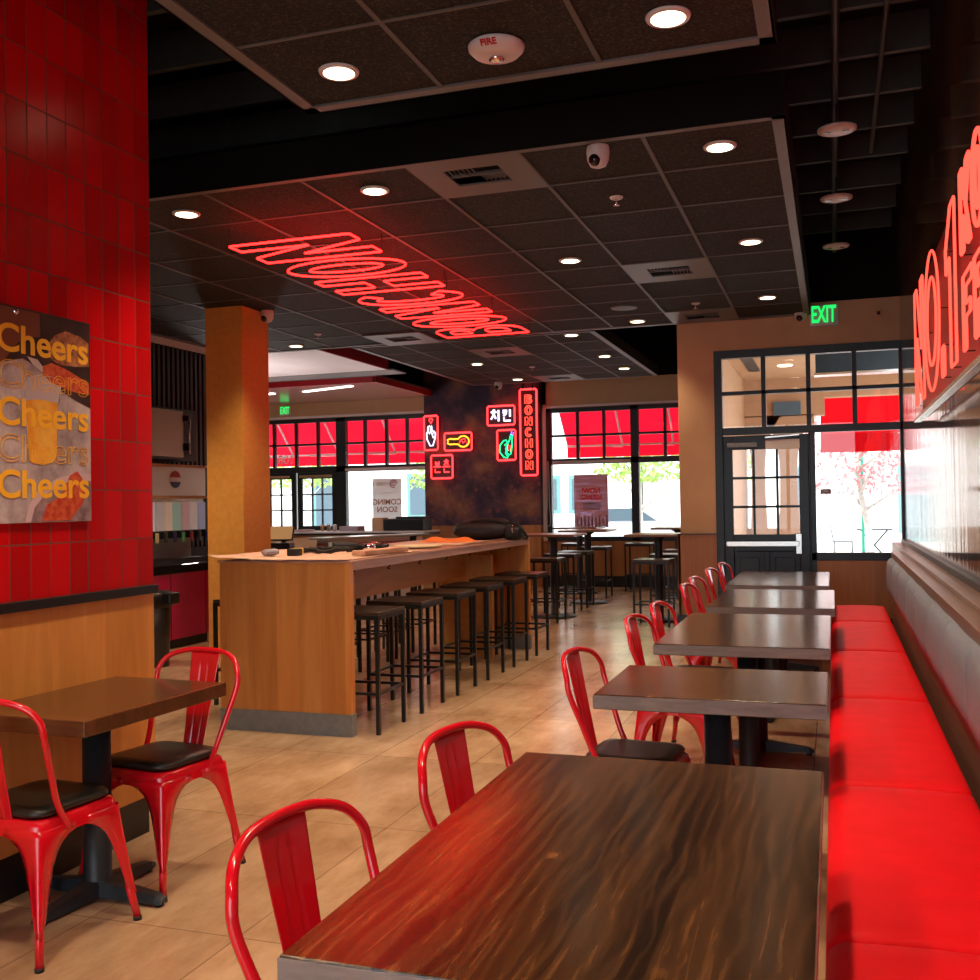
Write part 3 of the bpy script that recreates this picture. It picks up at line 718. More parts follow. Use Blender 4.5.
strokes(t, 'hand', [['c',(-.15,-.75),(-.6,-.35),(-.62,0),(-.45,.1),(-.42,.38),(-.2,.42),(-.05,.35),(.1,.42),(.15,.12),(.45,.1),(.65,-.05),(.6,-.3),(.25,-.75)],
    [(-.45,.1),(-.2,-.05),(-.05,.12),(-.05,.35)],[(-.05,.12),(.2,-.1),(.45,.1)],[(.2,-.1),(.35,-.3)]], hx,hz,.012,M['neonw'])
t, hx, hz = mural_sign('neon_drumstick_sign', 'wide neon sign of a yellow chicken drumstick', -6.23,-5.74,2.38,2.675)
strokes(t, 'drumstick', [['c']+ell(.38,0,.42,.62,16,150,-150)+[(-.3,-.28),(-.6,-.3),(-.8,-.15),(-.72,0),(-.8,.2),(-.6,.35),(-.3,.3)]], hx,hz,.014,M['neony'])
strokes(t, 'crust_lines', [[(.1,-.2),(.2,.2),(.5,.3),(.55,0),(.35,-.15),(.3,.1)],[(.6,-.4),(.7,-.1)]], hx,hz,.009,M['neonr'])
t, hx, hz = mural_sign('neon_hangul_sign', 'square neon sign with red Korean letters at the bottom left of the mural', -6.48,-6.09,1.915,2.305)
JB = [[(-.35,.25),(-.35,.75)],[(.35,.25),(.35,.75)],[(-.35,.5),(.35,.5)],[(-.35,.25),(.35,.25)]]
def place(lines, cx, cy, sx, sy): return [[(cx+a*sx, cy+b*sy) for a, b in ln] for ln in lines]
ON = [[(0,.0),(0,.2)],[(-.8,0),(.8,0)],[(-.5,-.3),(-.5,-.75),(.6,-.75)]]
bon = JB+ON; chon = [[(-.15,.95),(.15,.95)],[(-.5,.75),(.5,.75)],[(0,.75),(-.1,.5),(-.5,.25)],[(0,.65),(.45,.28)]]+ON
strokes(t, 'letters', place(bon,-.42,0,.42,.62)+place(chon,.42,0,.42,.62), hx,hz,.011,M['neonr'])
t, hx, hz = mural_sign('neon_hangul_sign', 'wide neon sign with white Korean letters and red border, beside the vertical sign', -5.455,-4.98,2.775,3.095)
chi = [[(-.45,.9),(-.05,.9)],[(-.8,.6),(.2,.6)],[(-.3,.6),(-.4,0),(-.8,-.6)],[(-.3,.3),(.1,-.5)],[(.6,.95),(.6,-.95)]]
kin = [[(-.7,.8),(.0,.8),(-.1,.3),(-.6,-.1)],[(-.7,.45),(-.05,.45)],[(.6,.95),(.6,-.25)],[(-.5,-.35),(-.5,-.9),(.7,-.9)]]
strokes(t, 'letters', place(chi,-.42,0,.40,.62)+place(kin,.42,0,.40,.62), hx,hz,.017,M['neonw'])
t, hx, hz = mural_sign('neon_bottle_sign', 'upright neon sign of a green hand holding a bottle', -5.29,-4.97,2.19,2.69)
strokes(t, 'bottle', [['c',(.1,-.75),(-.1,-.55),(.15,.1),(.35,.35),(.5,.7),(.68,.65),(.6,.3),(.62,0),(.45,-.6)]], hx,hz,.012,M['neong'])
strokes(t, 'hand', [['c',(-.3,-.8),(-.75,-.45),(-.7,.0),(-.3,.3),(.0,.32),(.1,.15),(-.2,.0),(.05,-.1),(-.1,-.25),(.15,-.35),(.0,-.5),(.2,-.6),(.1,-.85)]], hx,hz,.012,M['neong'])
strokes(t, 'bottle_neck', [['c',(.5,.72),(.58,.88),(.78,.82),(.7,.64)]], hx,hz,.010,M['neonv'])
strokes(t, 'bottle_label', [['c',(.1,-.35),(.2,.0),(.42,-.05),(.38,-.4)]], hx,hz,.008,M['neonr'])
t, hx, hz = mural_sign('neon_vertical_sign', 'tall vertical neon sign with seven red letters on the right edge of the mural', -4.885,-4.60,1.93,3.35, rr=.017)
for k, ch in enumerate('BONCHON'):
    mb = MB(); hh = .150; ww = .125
    for lp in glyph(ch, ww/hh, .036/hh): mb.tube([(-.06+a*hh,0,hz-.13-k*.193-hh/2+.03+(b-.5)*hh) for a, b in lp], .009, 5, closed=True)
    mb.build('letter', M['neonp'], t)
m = MB()
for x in (-.09,.09): m.box(x-.012,x+.012,-.02,.0,hz,hz+.26)
m.build('hanging_bracket', M['black'], t)
# ------------------------------------------------------------------ tables
def pedestal(t, x, y, arm=.28, top=.70, s=1):
    m = MB().lathe([(.0001,top),(.052,top),(.052,.06),(.058,.05),(.0001,.05)], (x,y,0), n=24); po = m.build('pole', M['pole'], t)
    m = MB()
    for a in (0, pi/2, pi, 3*pi/2):
        d = Vector((cos(a),sin(a),0)); n = Vector((-sin(a),cos(a),0)); c = Vector((x,y,0))
        L0 = arm*(1.0 if a in (0,pi) else s); P = []
        for q, (w, h) in ((.03,(.045,.075)),(.10,(.036,.062)),(L0,(.026,.042)),(L0+.03,(.018,.03))):
            P.append([c+d*q-n*w+Vector((0,0,.014)), c+d*q+n*w+Vector((0,0,.014)), c+d*q+n*w*.75+Vector((0,0,h)), c+d*q-n*w*.75+Vector((0,0,h))])
        m.grid(P, False, wrap=True)
        o = len(m.v); m.add(P[-1], [(0,1,2,3)])
        m.lathe([(.0001,0),(.018,0),(.018,.016),(.0001,.016)], c+d*L0, n=10)
    m.build('base_foot', M['pole'], t)
def make_table(name, label, x0, x1, y0, y1, poles, mt, group=None, th=.055, z=.76):
    cx, cy = (x0+x1)/2, (y0+y1)/2
    t = thing(name, label, 'table', (cx,cy,0), 0, group)
    MB().box(x0-cx,x1-cx,y0-cy,y1-cy,z-th,z).build('table_top', mt, t, bevel=.004)
    if mt.name != 'booth_table_wood':
        m = MB(); e = .0015; a, b, c, d = x0-cx, x1-cx, y0-cy, y1-cy
        for q in ((a-e,b+e,c-e,c+e),(a-e,b+e,d-e,d+e),(a-e,a+e,c,d),(b-e,b+e,c,d)): m.box(*q, z-th+.003, z-.004)
        m.build('edge_band', M['edge'], t)
    for px, py in poles:
        pedestal(t, px-cx, py-cy, top=z-th-.012)
        MB().box(px-cx-.2,px-cx+.2,py-cy-.03,py-cy+.03,z-th-.014,z-th).box(px-cx-.03,px-cx+.03,py-cy-.2,py-cy+.2,z-th-.014,z-th).build('top_bracket', M['pole'], t)
    return t
make_table('dining_table', 'large dark wood table in the foreground with knotty plank top', -.848,-.040,1.430,2.80, [(-.42,2.12)], M['table'])
make_table('dining_table', 'small square dark wood table, second from the camera along the red bench', -.857,-.037,3.70,4.40, [(-.445,4.05)], M['table'])
make_table('dining_table', 'dark wood table, third from the camera along the red bench', -.865,-.03,5.08,6.53, [(-.44,5.45),(-.44,6.15)], M['table_x'])
make_table('dining_table', 'dark wood table, fourth along the red bench', -.82,-.008,6.93,8.33, [(-.43,7.25),(-.43,8.0)], M['table_x'])
make_table('dining_table', 'dark wood table furthest along the red bench, before the door', -.875,-.05,8.72,10.40, [(-.45,9.15),(-.45,9.95)], M['table_x'])
lt2 = make_table('dining_table', 'square brown wood table against the booth wall on the left', -2.935,-2.375,2.82,3.61, [(-2.68,3.21)], wood('booth_table_wood', (.075,.030,.012), (.11,.045,.017), (.15,.065,.026), (2.6,26,26), .22, plank=(1,.143)))
lt2.rotation_euler = (0,0,-.045)
# ------------------------------------------------------------------ red metal chairs
def make_chair(label):
    t = thing('metal_chair', label, 'chair', (0,0,0), 0, None)
    s = .178; N_ = 6
    def rr(hx, hy, z, rad, n=5, yo=0):
        P = []
        for cx, cy, a0 in ((hx-rad,hy-rad,0),(-hx+rad,hy-rad,90),(-hx+rad,-hy+rad,180),(hx-rad,-hy+rad,270)):
            for k in range(n+1):
                a = radians(a0+90*k/n); P.append((cx+rad*cos(a), cy+rad*sin(a)+yo, z))
        return P
    m = MB(); R = [rr(.150,.150,.452,.03), rr(.168,.168,.454,.04), rr(.178,.178,.448,.045), rr(.182,.182,.435,.045), rr(.186,.186,.398,.045)]
    m.grid(R, True, wrap=True); m.add(R[0], [tuple(range(len(R[0])))]); m.build('seat', M['red'], t)
    m = MB(); R = [rr(.145,.145,.455,.05), rr(.168,.168,.460,.06), rr(.172,.172,.472,.06), rr(.165,.165,.484,.06), rr(.13,.13,.488,.05)]
    m.grid(R, True, wrap=True); m.add(R[-1], [tuple(range(len(R[-1])))[::-1]]); m.build('seat_cushion', M['cushion'], t)
    for sx, sy in ((1,1),(-1,1),(-1,-1),(1,-1)):
        m = MB(); P = []
        for z, w in ((.425,.175),(.40,.172),(.385,.135),(.368,.108),(.34,.084),(.30,.068),(.25,.056),(.20,.047),(.15,.038),(.12,.028),(.10,.020)):
            c = .183+(.425-z)*.115; ring = []
            rad = min(.022, w*.4)
            ring.append((c-w, c-.010 if w < .14 else c-.002))
            ring.append((c-w*.6, c))
            ring.append((c-w*.35-.001, c-(.003 if z < .36 else 0)))
            for k in range(4):
                a = radians(90-30*k); ring.append((c-rad+rad*cos(a), c-rad+rad*sin(a)))
            ring.append((c-(.003 if z < .36 else 0), c-w*.35-.001))
            ring.append((c, c-w*.6))
            ring.append((c-.010 if w < .14 else c-.002, c-w))
            P.append([(sx*a, sy*b, z) for a, b in ring])
        m.grid(P)
        c1 = .183+(.425-.16)*.115-.018; c0 = .183+.425*.115-.012
        m.tube([(sx*c1,sy*c1,.16),(sx*(c1+.009),sy*(c1+.009),.10),(sx*c0,sy*c0,.012)],[.010,.0135,.0125],10)
        lg = m.build('leg', M['red'], t, solid=.003)
        MB().tube([(sx*c0,sy*c0,.014),(sx*c0,sy*c0,.0)],.0155,10).build('foot_cap', M['rubber'], lg)
    h = [(-.183,-.055,.405),(-.188,-.110,.50),(-.207,-.155,.62),(-.224,-.195,.73),(-.217,-.207,.789),(-.180,-.230,.834),(-.104,-.256,.858),(0,-.264,.864)]
    pts = catmull(h+[(-x,y,z) for x, y, z in h[-2::-1]], 5)
    MB().tube(pts,.0115,10).build('back_hoop', M['red'], t)
    # central splat with pressed inverted-U rib
    P = []; nu, nv = 25, 34
    for j in range(nv+1):
        v = j/nv; z = .445+v*(.854-.445); yc = -.172-(.264-.172)*(v**.9); hw = .052+.026*v; row = []
        for i in range(nu+1):
            u_ = (i/nu*2-1); x = u_*hw; d = .006*u_*u_
            au = abs(x); rib = 0
            top = .815
            if z < top:
                rx = .021 if z < top-.021 else math.sqrt(max(0, .021**2-(z-(top-.021))**2))
                dist = abs(au-rx) if z < top-.021 else abs(math.hypot(x, z-(top-.021))-.021)
                rib = .0065*math.exp(-(dist/.0035)**2)
            row.append((x, yc+d-rib, z))
        P.append(row)
    MB().grid(P).build('back_splat', M['red'], t, solid=.0025)
    m = MB().tube([(-.20,-.20,.30),(0,-.19,.30),(.20,-.20,.30)],.004,6); 
    m = MB().obox((0,0,.385),(.33,.33,0),(-.014,.014,0),(0,0,.004)).obox((0,0,.381),(.33,-.33,0),(.014,.014,0),(0,0,.004)); m.build('under_brace', M['red'], t)
    return t
CH = [(-.782,1.745,-1.67,'red metal chair tucked under the foreground table, nearest the camera'),
      (-.735,2.52,-1.74,'red metal chair at the far left corner of the foreground table'),
      (-.765,4.03,-1.66,'red metal chair at the second, square table along the bench'),
      (-.765,5.31,-pi/2-.1,'red metal chair at the third table, on its near half'),
      (-.755,6.02,-pi/2-.1,'red metal chair at the third table, on its far half'),
      (-.78,7.42,-pi/2-.1,'red metal chair at the fourth table, on its near half'),
      (-.81,8.12,-pi/2-.1,'red metal chair at the fourth table, on its far half'),
      (-.81,9.18,-pi/2-.1,'red metal chair at the furthest table, on its near half'),
      (-.78,9.95,-pi/2-.1,'red metal chair at the furthest table, last one before the door'),
      (-2.63,2.87,-.08,'red metal chair with black cushion cut by the left edge of the photo'),
      (-2.60,3.50,2.99,'red metal chair with black cushion on the far side of the left booth table')]
for i, (x, y, rz, lb) in enumerate(CH):
    if i == 0: ch = make_chair(lb); ch.location = (x,y,0); ch.rotation_euler = (0,0,rz)
    else: dup(ch, (x,y,0), rz, lb)
# ------------------------------------------------------------------ red bench with grey back rest
seams = [-2.1,-.75,.6,1.1,2.47,3.79,5.42,7.10,8.78,10.12]
t = thing('red_bench', 'long red vinyl wall bench on the right', 'bench', (0,0,0))
for a, b in zip(seams[1:-1], seams[2:]):
    m = MB(); P = []; x0, x1 = -.038, .43; nx = 22; ny = 8
    prof = [(x0+.03,.33),(x0+.004,.345),(x0,.40),(x0+.006,.445),(x0+.03,.466)]+[(x0+.05+(x1-x0-.07)*k/9, .47+.006*sin(pi*k/9)) for k in range(10)]+[(x1-.005,.462),(x1,.44),(x1,.33)]
    for j in range(ny+1):
        v = j/ny; y = a+.004+(b-a-.008)*v; e = min(v,1-v)*(b-a); k = max(0, 1-e/.03)
        yy = [a+.003,a+.010,a+.03,a+.10,(a+b)/2,b-.10,b-.03,b-.010,b-.003][j]
        dz = [.03,.008,.001,0,0,0,.001,.008,.03][j]
        P.append([(x,yy,z-dz*(1 if z > .4 else 0)) for x, z in prof])
    m.grid(P); m.add(P[0], [tuple(range(len(prof)))]); m.add(P[-1], [tuple(range(len(prof)))[::-1]])
    m.build('seat_cushion', M['redvinyl'], t)
MB().box(.0,.43,-.75,10.12,.10,.335).build('bench_box', M['redvinyl'], t)
MB().box(.03,.43,-.75,10.10,.0,.10).build('plinth', M['black'], t)
t = thing('bench_back', 'long padded grey back rest above the red bench', 'bench back', (0,0,0))
MB().box(.50,.58,-.75,10.20,.0,.97).build('back_board', M['ledge'], t, bevel=.004)
gs = [-.75,.0,.8,1.6,2.45,3.30,4.15,5.0,5.85,6.7,7.55,8.4,9.25,10.12]
for a, b in zip(gs[:-1], gs[1:]):
    m = MB(); P = []
    prof = [(.50,.60),(.475,.605),(.452,.63),(.447,.68),(.447,.80),(.452,.87),(.472,.905),(.50,.915)]
    for j, (yy, dx) in enumerate(((a+.003,.02),(a+.01,.006),(a+.05,0),((a+b)/2,-.004),(b-.05,0),(b-.01,.006),(b-.003,.02))):
        P.append([(min(.50, x+dx), yy, z) for x, z in prof])
    m.grid(P); m.add(P[0], [tuple(range(8))]); m.add(P[-1], [tuple(range(8))[::-1]]); m.build('back_pad', M['greyfab'], t)
struct('trim_9', MB().box(.575,.70,-3,DW-.03,0,1.0), M['ledge'], bevel=.004)
struct('trim_10', MB().box(.665,.70,-3,DW-.03,1.0,1.035), M['black'])
# ------------------------------------------------------------------ bar table
bt = thing('bar_table', 'long maple bar-height table in the middle of the room', 'bar table', (-3.41,7.9,0))
def bp(n, m, x0, x1, y0, y1, z0, z1, **k): MB().box(x0+3.41,x1+3.41,y0-7.9,y1-7.9,z0,z1).build(n, M[m], bt, **k)
bp('end_panel','bar_wood',-3.89,-2.93,5.87,5.93,.14,1.105, bevel=.002); bp('end_panel','bar_wood',-3.89,-2.93,9.88,9.94,.14,1.105, bevel=.002)
bp('base_plate','grey_m',-3.895,-2.925,5.865,5.935,0,.14); bp('base_plate','grey_m',-3.895,-2.925,9.875,9.945,0,.14)
bp('table_top','bar_top',-3.89,-2.93,5.93,9.88,1.055,1.115, bevel=.002); bp('top_cap','bar_top',-3.90,-2.92,5.86,9.95,1.105,1.12, bevel=.003)
bp('center_apron','bar_side',-3.43,-3.37,5.93,9.88,.78,1.055); bp('support_post','bar_side',-3.60,-3.10,9.20,9.26,.0,.98)
for k in range(7):
    y = 6.2+k*.58
    MB().tube([(.35,y-7.9,1.05),(.35,y-7.9,1.03),(.33,y-7.9,1.015),(.35,y-7.9,1.01)],.006,6).build('bag_hook', M['black'], bt)
# bar stools
def make_stool(label, h=.785, w=.43, r=.0125):
    t = thing('bar_stool', label, 'stool', (0,0,0)); e = w/2-r
    MB().box(-w/2,w/2,-w/2,w/2,h-.022,h).build('seat', M['seat_wood'], t, bevel=.004)
    m = MB(); q = .0125
    m.box(-w/2,w/2,-w/2,-w/2+2*q,h-.05,h-.023).box(-w/2,w/2,w/2-2*q,w/2,h-.05,h-.023).box(-w/2,-w/2+2*q,-w/2,w/2,h-.05,h-.023).box(w/2-2*q,w/2,-w/2,w/2,h-.05,h-.023)
    m.build('seat_frame', M['black'], t)
    for sx in (-1,1):
        for sy in (-1,1):
            MB().box(sx*e-q,sx*e+q,sy*e-q,sy*e+q,0,h-.05).build('leg', M['black'], t)
    m = MB(); z = .26; k = .009
    for s_ in (-1,1): m.box(-e,e,s_*e-k,s_*e+k,z-k,z+k); m.box(s_*e-k,s_*e+k,-e,e,z-k,z+k)
    m.build('foot_rail', M['black'], t)
    return t
ORD = ['first','second','third','fourth','fifth','sixth']
for i in range(6):
    y = 6.175+i*.695
    lb = '%s black bar stool from the near end, on the window side of the maple bar' % ORD[i] if i < 5 else 'last black bar stool at the far end of the maple bar'
    if i == 0: so = make_stool('first black bar stool beside the grey-based end of the maple bar'); so.location = (-2.992,y,0)
    else: dup(so, (-2.992+.011*i,y,0), label=lb)
for i in range(6):
    dup(so, (-4.2,6.785+i*.6,0), label=('black bar stool showing past the left edge of the maple bar' if i == 0 else '%s bar stool on the kitchen side, seen through the open underside of the bar' % ORD[i]))
# things on the bar
pp = MB(); P = []
for j in range(9):
    row = []
    for i in range(13):
        x = -3.97+i*.085; y = 5.85+j*.16; edge = (1 if i == 0 or j == 0 else 0)
        row.append((x, y, 1.124+.006*random.random()+(.02 if i == 0 else 0)+(.012 if j == 0 and i < 4 else 0)))
    P.append(row)
pp.grid(P); tag(pp.build('paper_sheet', M['paper'], solid=.002), 'large sheet of pinkish kraft paper spread over the near end of the bar', 'paper')
pp = MB(); P = []
for j in range(7):
    P.append([(-3.72+i*.10, 8.1+j*.16, 1.124+.006*random.random()) for i in range(8)])
pp.grid(P); tag(pp.build('paper_sheet', M['paper'], solid=.002), 'pinkish paper sheet on the bar under the orange cloth', 'paper')
tag(MB().lathe([(.0001,0),(.19,0),(.20,.006),(.20,.014),(.18,.016),(.0001,.014)], (-3.20,7.65,1.13), n=32).build('round_tray', mat('cream_tray', (.78,.70,.42), .4)), 'round cream tray lying on the bar right of the tools', 'tray')
tag(MB().obox((-3.02,6.55,1.150), (.05,.62,0), (.11,-.012,0), (0,0,.034)).build('wood_offcut', wood('offcut', (.45,.2,.1),(.6,.32,.2),(.75,.5,.38),(8,3,8),.6), bevel=.006), 'strip of light brown board with dark marks along the front edge of the bar', 'board')
def lump(name, mt, c, n, r, label, cat, sq=.45, spread=(.1,.1)):
    m = MB()
    for k in range(n):
        m.blob((c[0]+random.uniform(-1,1)*spread[0], c[1]+random.uniform(-1,1)*spread[1], c[2]+r*sq*random.uniform(.8,1.2)), r*random.uniform(.6,1.1), r*random.uniform(.6,1.1), r*sq, noise=.12)
    return tag(m.build(name, mt), label, cat)
def coil(c, R, r, turns, label, mt, hh=.02):
    P = [(c[0]+R*(1-.25*sin(7*a))*cos(a), c[1]+R*(1+.2*cos(5*a))*sin(a), c[2]+hh*(1+sin(3.3*a))+r) for a in [k*2*pi/18 for k in range(int(18*turns))]]
    return tag(MB().tube(P, r, 6).build('cable_coil', mt), label, 'cable')
coil((-3.52,6.72,1.128), .16,.010,2.6,'tangled black cable on the bar, nearest coil', M['rubber'], .012)
coil((-3.36,7.10,1.128), .12,.009,3.4,'tangled dark cable on the bar, right of the drill', M['rubber'], .015)
coil((-3.62,7.2,1.128), .10,.008,2.6,'small grey cable coil behind the drill', M['chrome'], .018)
dr = thing('cordless_drill', 'black cordless drill lying on the bar among cables', 'power tool', (-3.50,6.95,1.13), .5)
MB().lathe([(.0001,-.10),(.03,-.10),(.036,-.06),(.036,.05),(.026,.08),(.014,.10),(.012,.13),(.0001,.13)], (0,0,.038), n=16, axis='x').build('body', M['bag'], dr)
MB().obox((-.06,.07,.03), (.045,.0,0), (-.02,.13,0), (0,0,.034)).build('handle', M['rubber'], dr, bevel=.006)
MB().obox((-.075,.145,.034), (.10,.0,0), (0,.05,0), (0,0,.06)).build('battery', M['grey_m'], dr, bevel=.006)
tp = thing('tape_roll', 'yellow tape roll on the paper, left of the tools', 'tape', (-3.62,6.42,1.13)); MB().lathe([(.028,0),(.05,0),(.05,.045),(.028,.045),(.028,0)], n=24).build('tape', mat('yellow_tape', (.75,.45,.05), .5), tp)
bx = MB().box(-.045,.045,-.03,.03,0,.05).build('battery_pack', M['bag'], bevel=.006); bx.location = (-3.55,6.27,1.13); tag(bx, 'small black battery pack on the paper beside the tape', 'battery')
gl = lump('work_glove', mat('grey_glove', (.35,.33,.38), .8), (-3.72,6.25,1.135), 4, .045, 'crumpled pale grey work glove near the left edge of the bar', 'glove', .5, (.05,.03))
for k, (x, y, z_) in enumerate(((-3.45,7.35,1.13),(-3.30,6.95,1.13))):
    o = MB().lathe([(.0001,0),(.045,0),(.047,.03),(.04,.052),(.0001,.055)], (x,y,z_), n=18).build('steel_bowl', M['chrome']); tag(o, ['small shiny steel bowl on the bar, farther from the camera','small shiny steel bowl on the bar, nearer the camera'][k], 'bowl')  # small chrome metal caps, added for glints among the cables
# orange cloth
m = MB(); P = []
for j in range(8):
    v = j/7; row = []
    for i in range(16):
        u_ = i/15; a = pi*u_
        row.append((-3.35+.34*(u_-.5)*1.5+.01*random.random(), 8.72+(v-.5)*.26+.01*random.random(), 1.128+.05*sin(pi*v)*(.75+.25*sin(9*u_))*min(1,6*min(u_,1-u_))))
    P.append(row)
m.grid(P); tag(m.build('orange_cloth', M['orange'], sub=1, solid=.004), 'folded bright orange cloth beside the black bag on the bar', 'cloth')
# bag
bg = thing('black_bag', 'soft black bag lying at the far end of the bar', 'bag', (-3.16,9.35,1.121), .15)
m = MB(); m.blob((-.06,0,.095), .30,.19,.095, 26,14, .08, .8); m.blob((-.0,.02,.155), .20,.14,.06, 22,9,.09,.8); m.build('body', M['bag'], bg, sub=1)
m = MB(); m.blob((.24,-.02,.07), .10,.15,.075, 18,10, .04, .6); m.build('side_pocket', M['bag'], bg, sub=1)
MB().tube(catmull([(.14,-.10,.16),(.24,-.13,.165),(.33,-.12,.10),(.38,-.10,.02),(.34,-.12,.015)],6),.012,6,flat=.4).build('strap', M['rubber'], bg)
MB().tube(ell3 := [(.25+.0*cos(a),-.16+.03*cos(a),.11+.04*sin(a)) for a in [k*pi/8 for k in range(16)]],.006,6,closed=True).build('ring', M['chrome'], bg)
MB().tube(catmull([(-.2,-.1,.16),(-.1,-.13,.19),(.05,-.13,.19),(.15,-.1,.165)],6),.011,6).build('handle', M['rubber'], bg)
# ------------------------------------------------------------------ high tables and stools in the far zone
def make_high(label):
    t = thing('high_table', label, 'table', (0,0,0), 0, 'high tables in the far zone')
    MB().box(-.36,.36,-.36,.36,1.04,1.07).build('table_top', M['ledge'], t, bevel=.004)
    MB().lathe([(.0001,1.04),(.12,1.04),(.055,1.0),(.05,.98),(.05,.04),(.07,.03),(.20,.026),(.275,.018),(.28,.0),(.0001,.0)], n=28).build('pedestal', M['pole'], t)
    return t
HT = [(-3.44,12.75,'high square table on a round base, just past the end of the bar'),(-3.42,14.6,'high square table on a round base, in the middle of the far zone'),
      (-2.06,12.6,'high square table partly behind the tan pillar'),(-3.93,16.2,'high table at the far window beside the mural'),(-2.25,15.6,'high table at the far window behind the tan pillar')]
for i, (x, y, lb) in enumerate(HT):
    if i == 0: ht = make_high(lb); ht.location = (x,y,0)
    else: dup(ht, (x,y,0), label=lb)
HS = [(-4.12,16.75,'beside the mural wall under the far window'),(-3.50,15.45,'behind the middle high table'),(-3.47,14.05,'left of the middle high table, close to its base'),
      (-3.48,13.35,'behind the first high table, by its round base'),(-3.42,12.25,'in front of the first high table, next to the bar end'),(-3.05,16.75,'alone under the far window, between the tables'),
      (-2.05,13.3,'behind the high table by the tan pillar'),(-2.04,12.1,'in front of the high table by the tan pillar'),(-2.05,14.45,'midway behind the tan pillar'),(-2.12,16.3,'near the far window behind the tan pillar'),
      (-4.05,12.75,'on the kitchen side of the first high table')]
for x, y, lb in HS: dup(so, (x,y,0), label='slim black high stool '+lb)
# ------------------------------------------------------------------ poster on the tiles
ps = thing('cheers_poster', 'unframed drinks poster with repeated yellow word on the red tiles', 'poster', (TX+.003,0,0))
pb = mat('poster_print', (.4,.35,.35), .35)
pn = N(pb, 'ShaderNodeTexNoise', Scale=9, Detail=8, Roughness=.7); L(pb, coords(pb), pn.inputs[0])
pc = ramp(pb, pn.outputs[0], [(.3, (.24,.18,.19)), (.5, (.46,.37,.39)), (.7, (.66,.56,.58))]); L(pb, pc, BS(pb).inputs['Base Color'])
PY0, PY1, PZ0, PZ1 = 2.35,3.524,1.424,2.254
MB().box(0,.0112,PY0,PY1,PZ0,PZ1).build('board', pb, ps)
def flat(name, poly, m, x=.0235):
    x -= .0109; return MB().prism(poly, (x,0,0), (0,1,0), (0,0,1), (.001,0,0)).build(name, m, ps)
flat('dark_background', [(2.9,2.0),(2.9,PZ1),(PY1,PZ1),(PY1,1.896),(3.425,1.926),(3.324,1.965),(3.252,2.025),(3.15,2.06)], noisy('dark_print', (.020,.014,.012), (.06,.035,.03), 8, .35, 0), .0225)
flat('brown_patch', [(PY0,1.9),(PY0,PZ1-.004),(3.238,2.247),(3.241,2.155),(3.181,2.146),(3.123,2.117),(3.037,2.024)], mat('brown_print', (.20,.06,.03), .35), .0231)
sauce = noisy('chicken_print', (.50,.035,.012), (.72,.14,.05), 38, .35, 0)
nut = noisy('nut_print', (.20,.055,.025), (.60,.24,.11), 34, .35, 0)
wh = mat('pale_print', (.62,.52,.50), .35)
flat('chicken_patch', [(3.274,2.123),(3.317,2.172),(3.381,2.2),(3.468,2.189),(3.514,2.168),(3.514,2.071),(3.439,2.062),(3.346,2.058),(3.295,2.076)], nut, .0234)
flat('chicken_patch', [(3.238,2.037),(3.30,2.06),(3.353,2.051),(3.413,2.034),(3.514,2.001),(3.514,1.953),(3.44,1.955),(3.353,1.968),(3.29,1.985),(3.252,2.01)], sauce, .0237)
flat('pale_wedge', [(3.169,2.07),(3.224,2.064),(3.252,2.039),(3.252,2.016),(3.202,2.04)], wh, .0238)
flat('plate', [(3.152,1.426),(3.173,1.494),(3.224,1.551),(3.324,1.599),(3.453,1.625),(3.52,1.62),(3.52,1.426)], mat('plate_print', (.66,.46,.50), .35), .0234)
flat('plate_well', [(3.181,1.426),(3.202,1.483),(3.252,1.531),(3.353,1.578),(3.453,1.594),(3.52,1.591),(3.52,1.426)], noisy('plate_inner', (.16,.10,.11), (.40,.26,.28), 24, .35, 0), .0236)
flat('chicken_patch', [(3.238,1.430),(3.267,1.494),(3.324,1.518),(3.367,1.557),(3.396,1.612),(3.439,1.631),(3.468,1.603),(3.485,1.539),(3.468,1.495),(3.396,1.430)], sauce, .0240)
flat('beer', [(3.159,1.896),(3.20,1.905),(3.245,1.909),(3.331,1.903),(3.324,1.687),(3.30,1.662),(3.252,1.650),(3.20,1.655),(3.175,1.667)], noisy('beer_print', (.80,.30,.02), (.92,.50,.08), 12, .3, 0), .0237)
flat('glass_top', [(3.145,1.956),(3.173,1.985),(3.21,1.998),(3.245,2.003),(3.29,2.004),(3.324,2.002),(3.35,1.973),(3.331,1.903),(3.245,1.909),(3.159,1.896)], mat('glass_print', (.52,.44,.47), .3), .0236)
m = MB()
for P_ in ([(3.145,1.956),(3.173,1.985),(3.21,1.998),(3.245,2.003),(3.29,2.004),(3.324,2.002),(3.35,1.973)],[(3.145,1.956),(3.165,1.80),(3.172,1.665)],[(3.35,1.973),(3.336,1.80),(3.326,1.68)]):
    m.tube([(.0133,a,b) for a, b in P_],.0016,4)
m.build('glass_outline', wh, ps)
yl = mat('yellow_print', (1.0,.50,.02), .5)
for k, z in enumerate((2.125,1.845,1.568)):
    text_mb('Cheers', .150, .002, (.0135,3.512,z), (0,1,0), (0,0,1), off=.0028, align='RIGHT', sx=1.13).build('lettering', yl, ps)
for k, z in enumerate((1.988,1.705)):
    text_mb('Cheers', .150, .002, (.0135,3.512,z), (0,1,0), (0,0,1), outline=.0014, align='RIGHT', sx=1.13).build('outline_lettering', yl, ps)
m = MB()
for y, z in ((3.115,2.235),(2.4,2.22),(2.4,1.44)): m.lathe([(.012,0),(.012,.004),(.004,.01),(.0001,.01)], (.0115,y,z), n=12, axis='x')
m.build('mounting_screws', M['chrome'], ps)
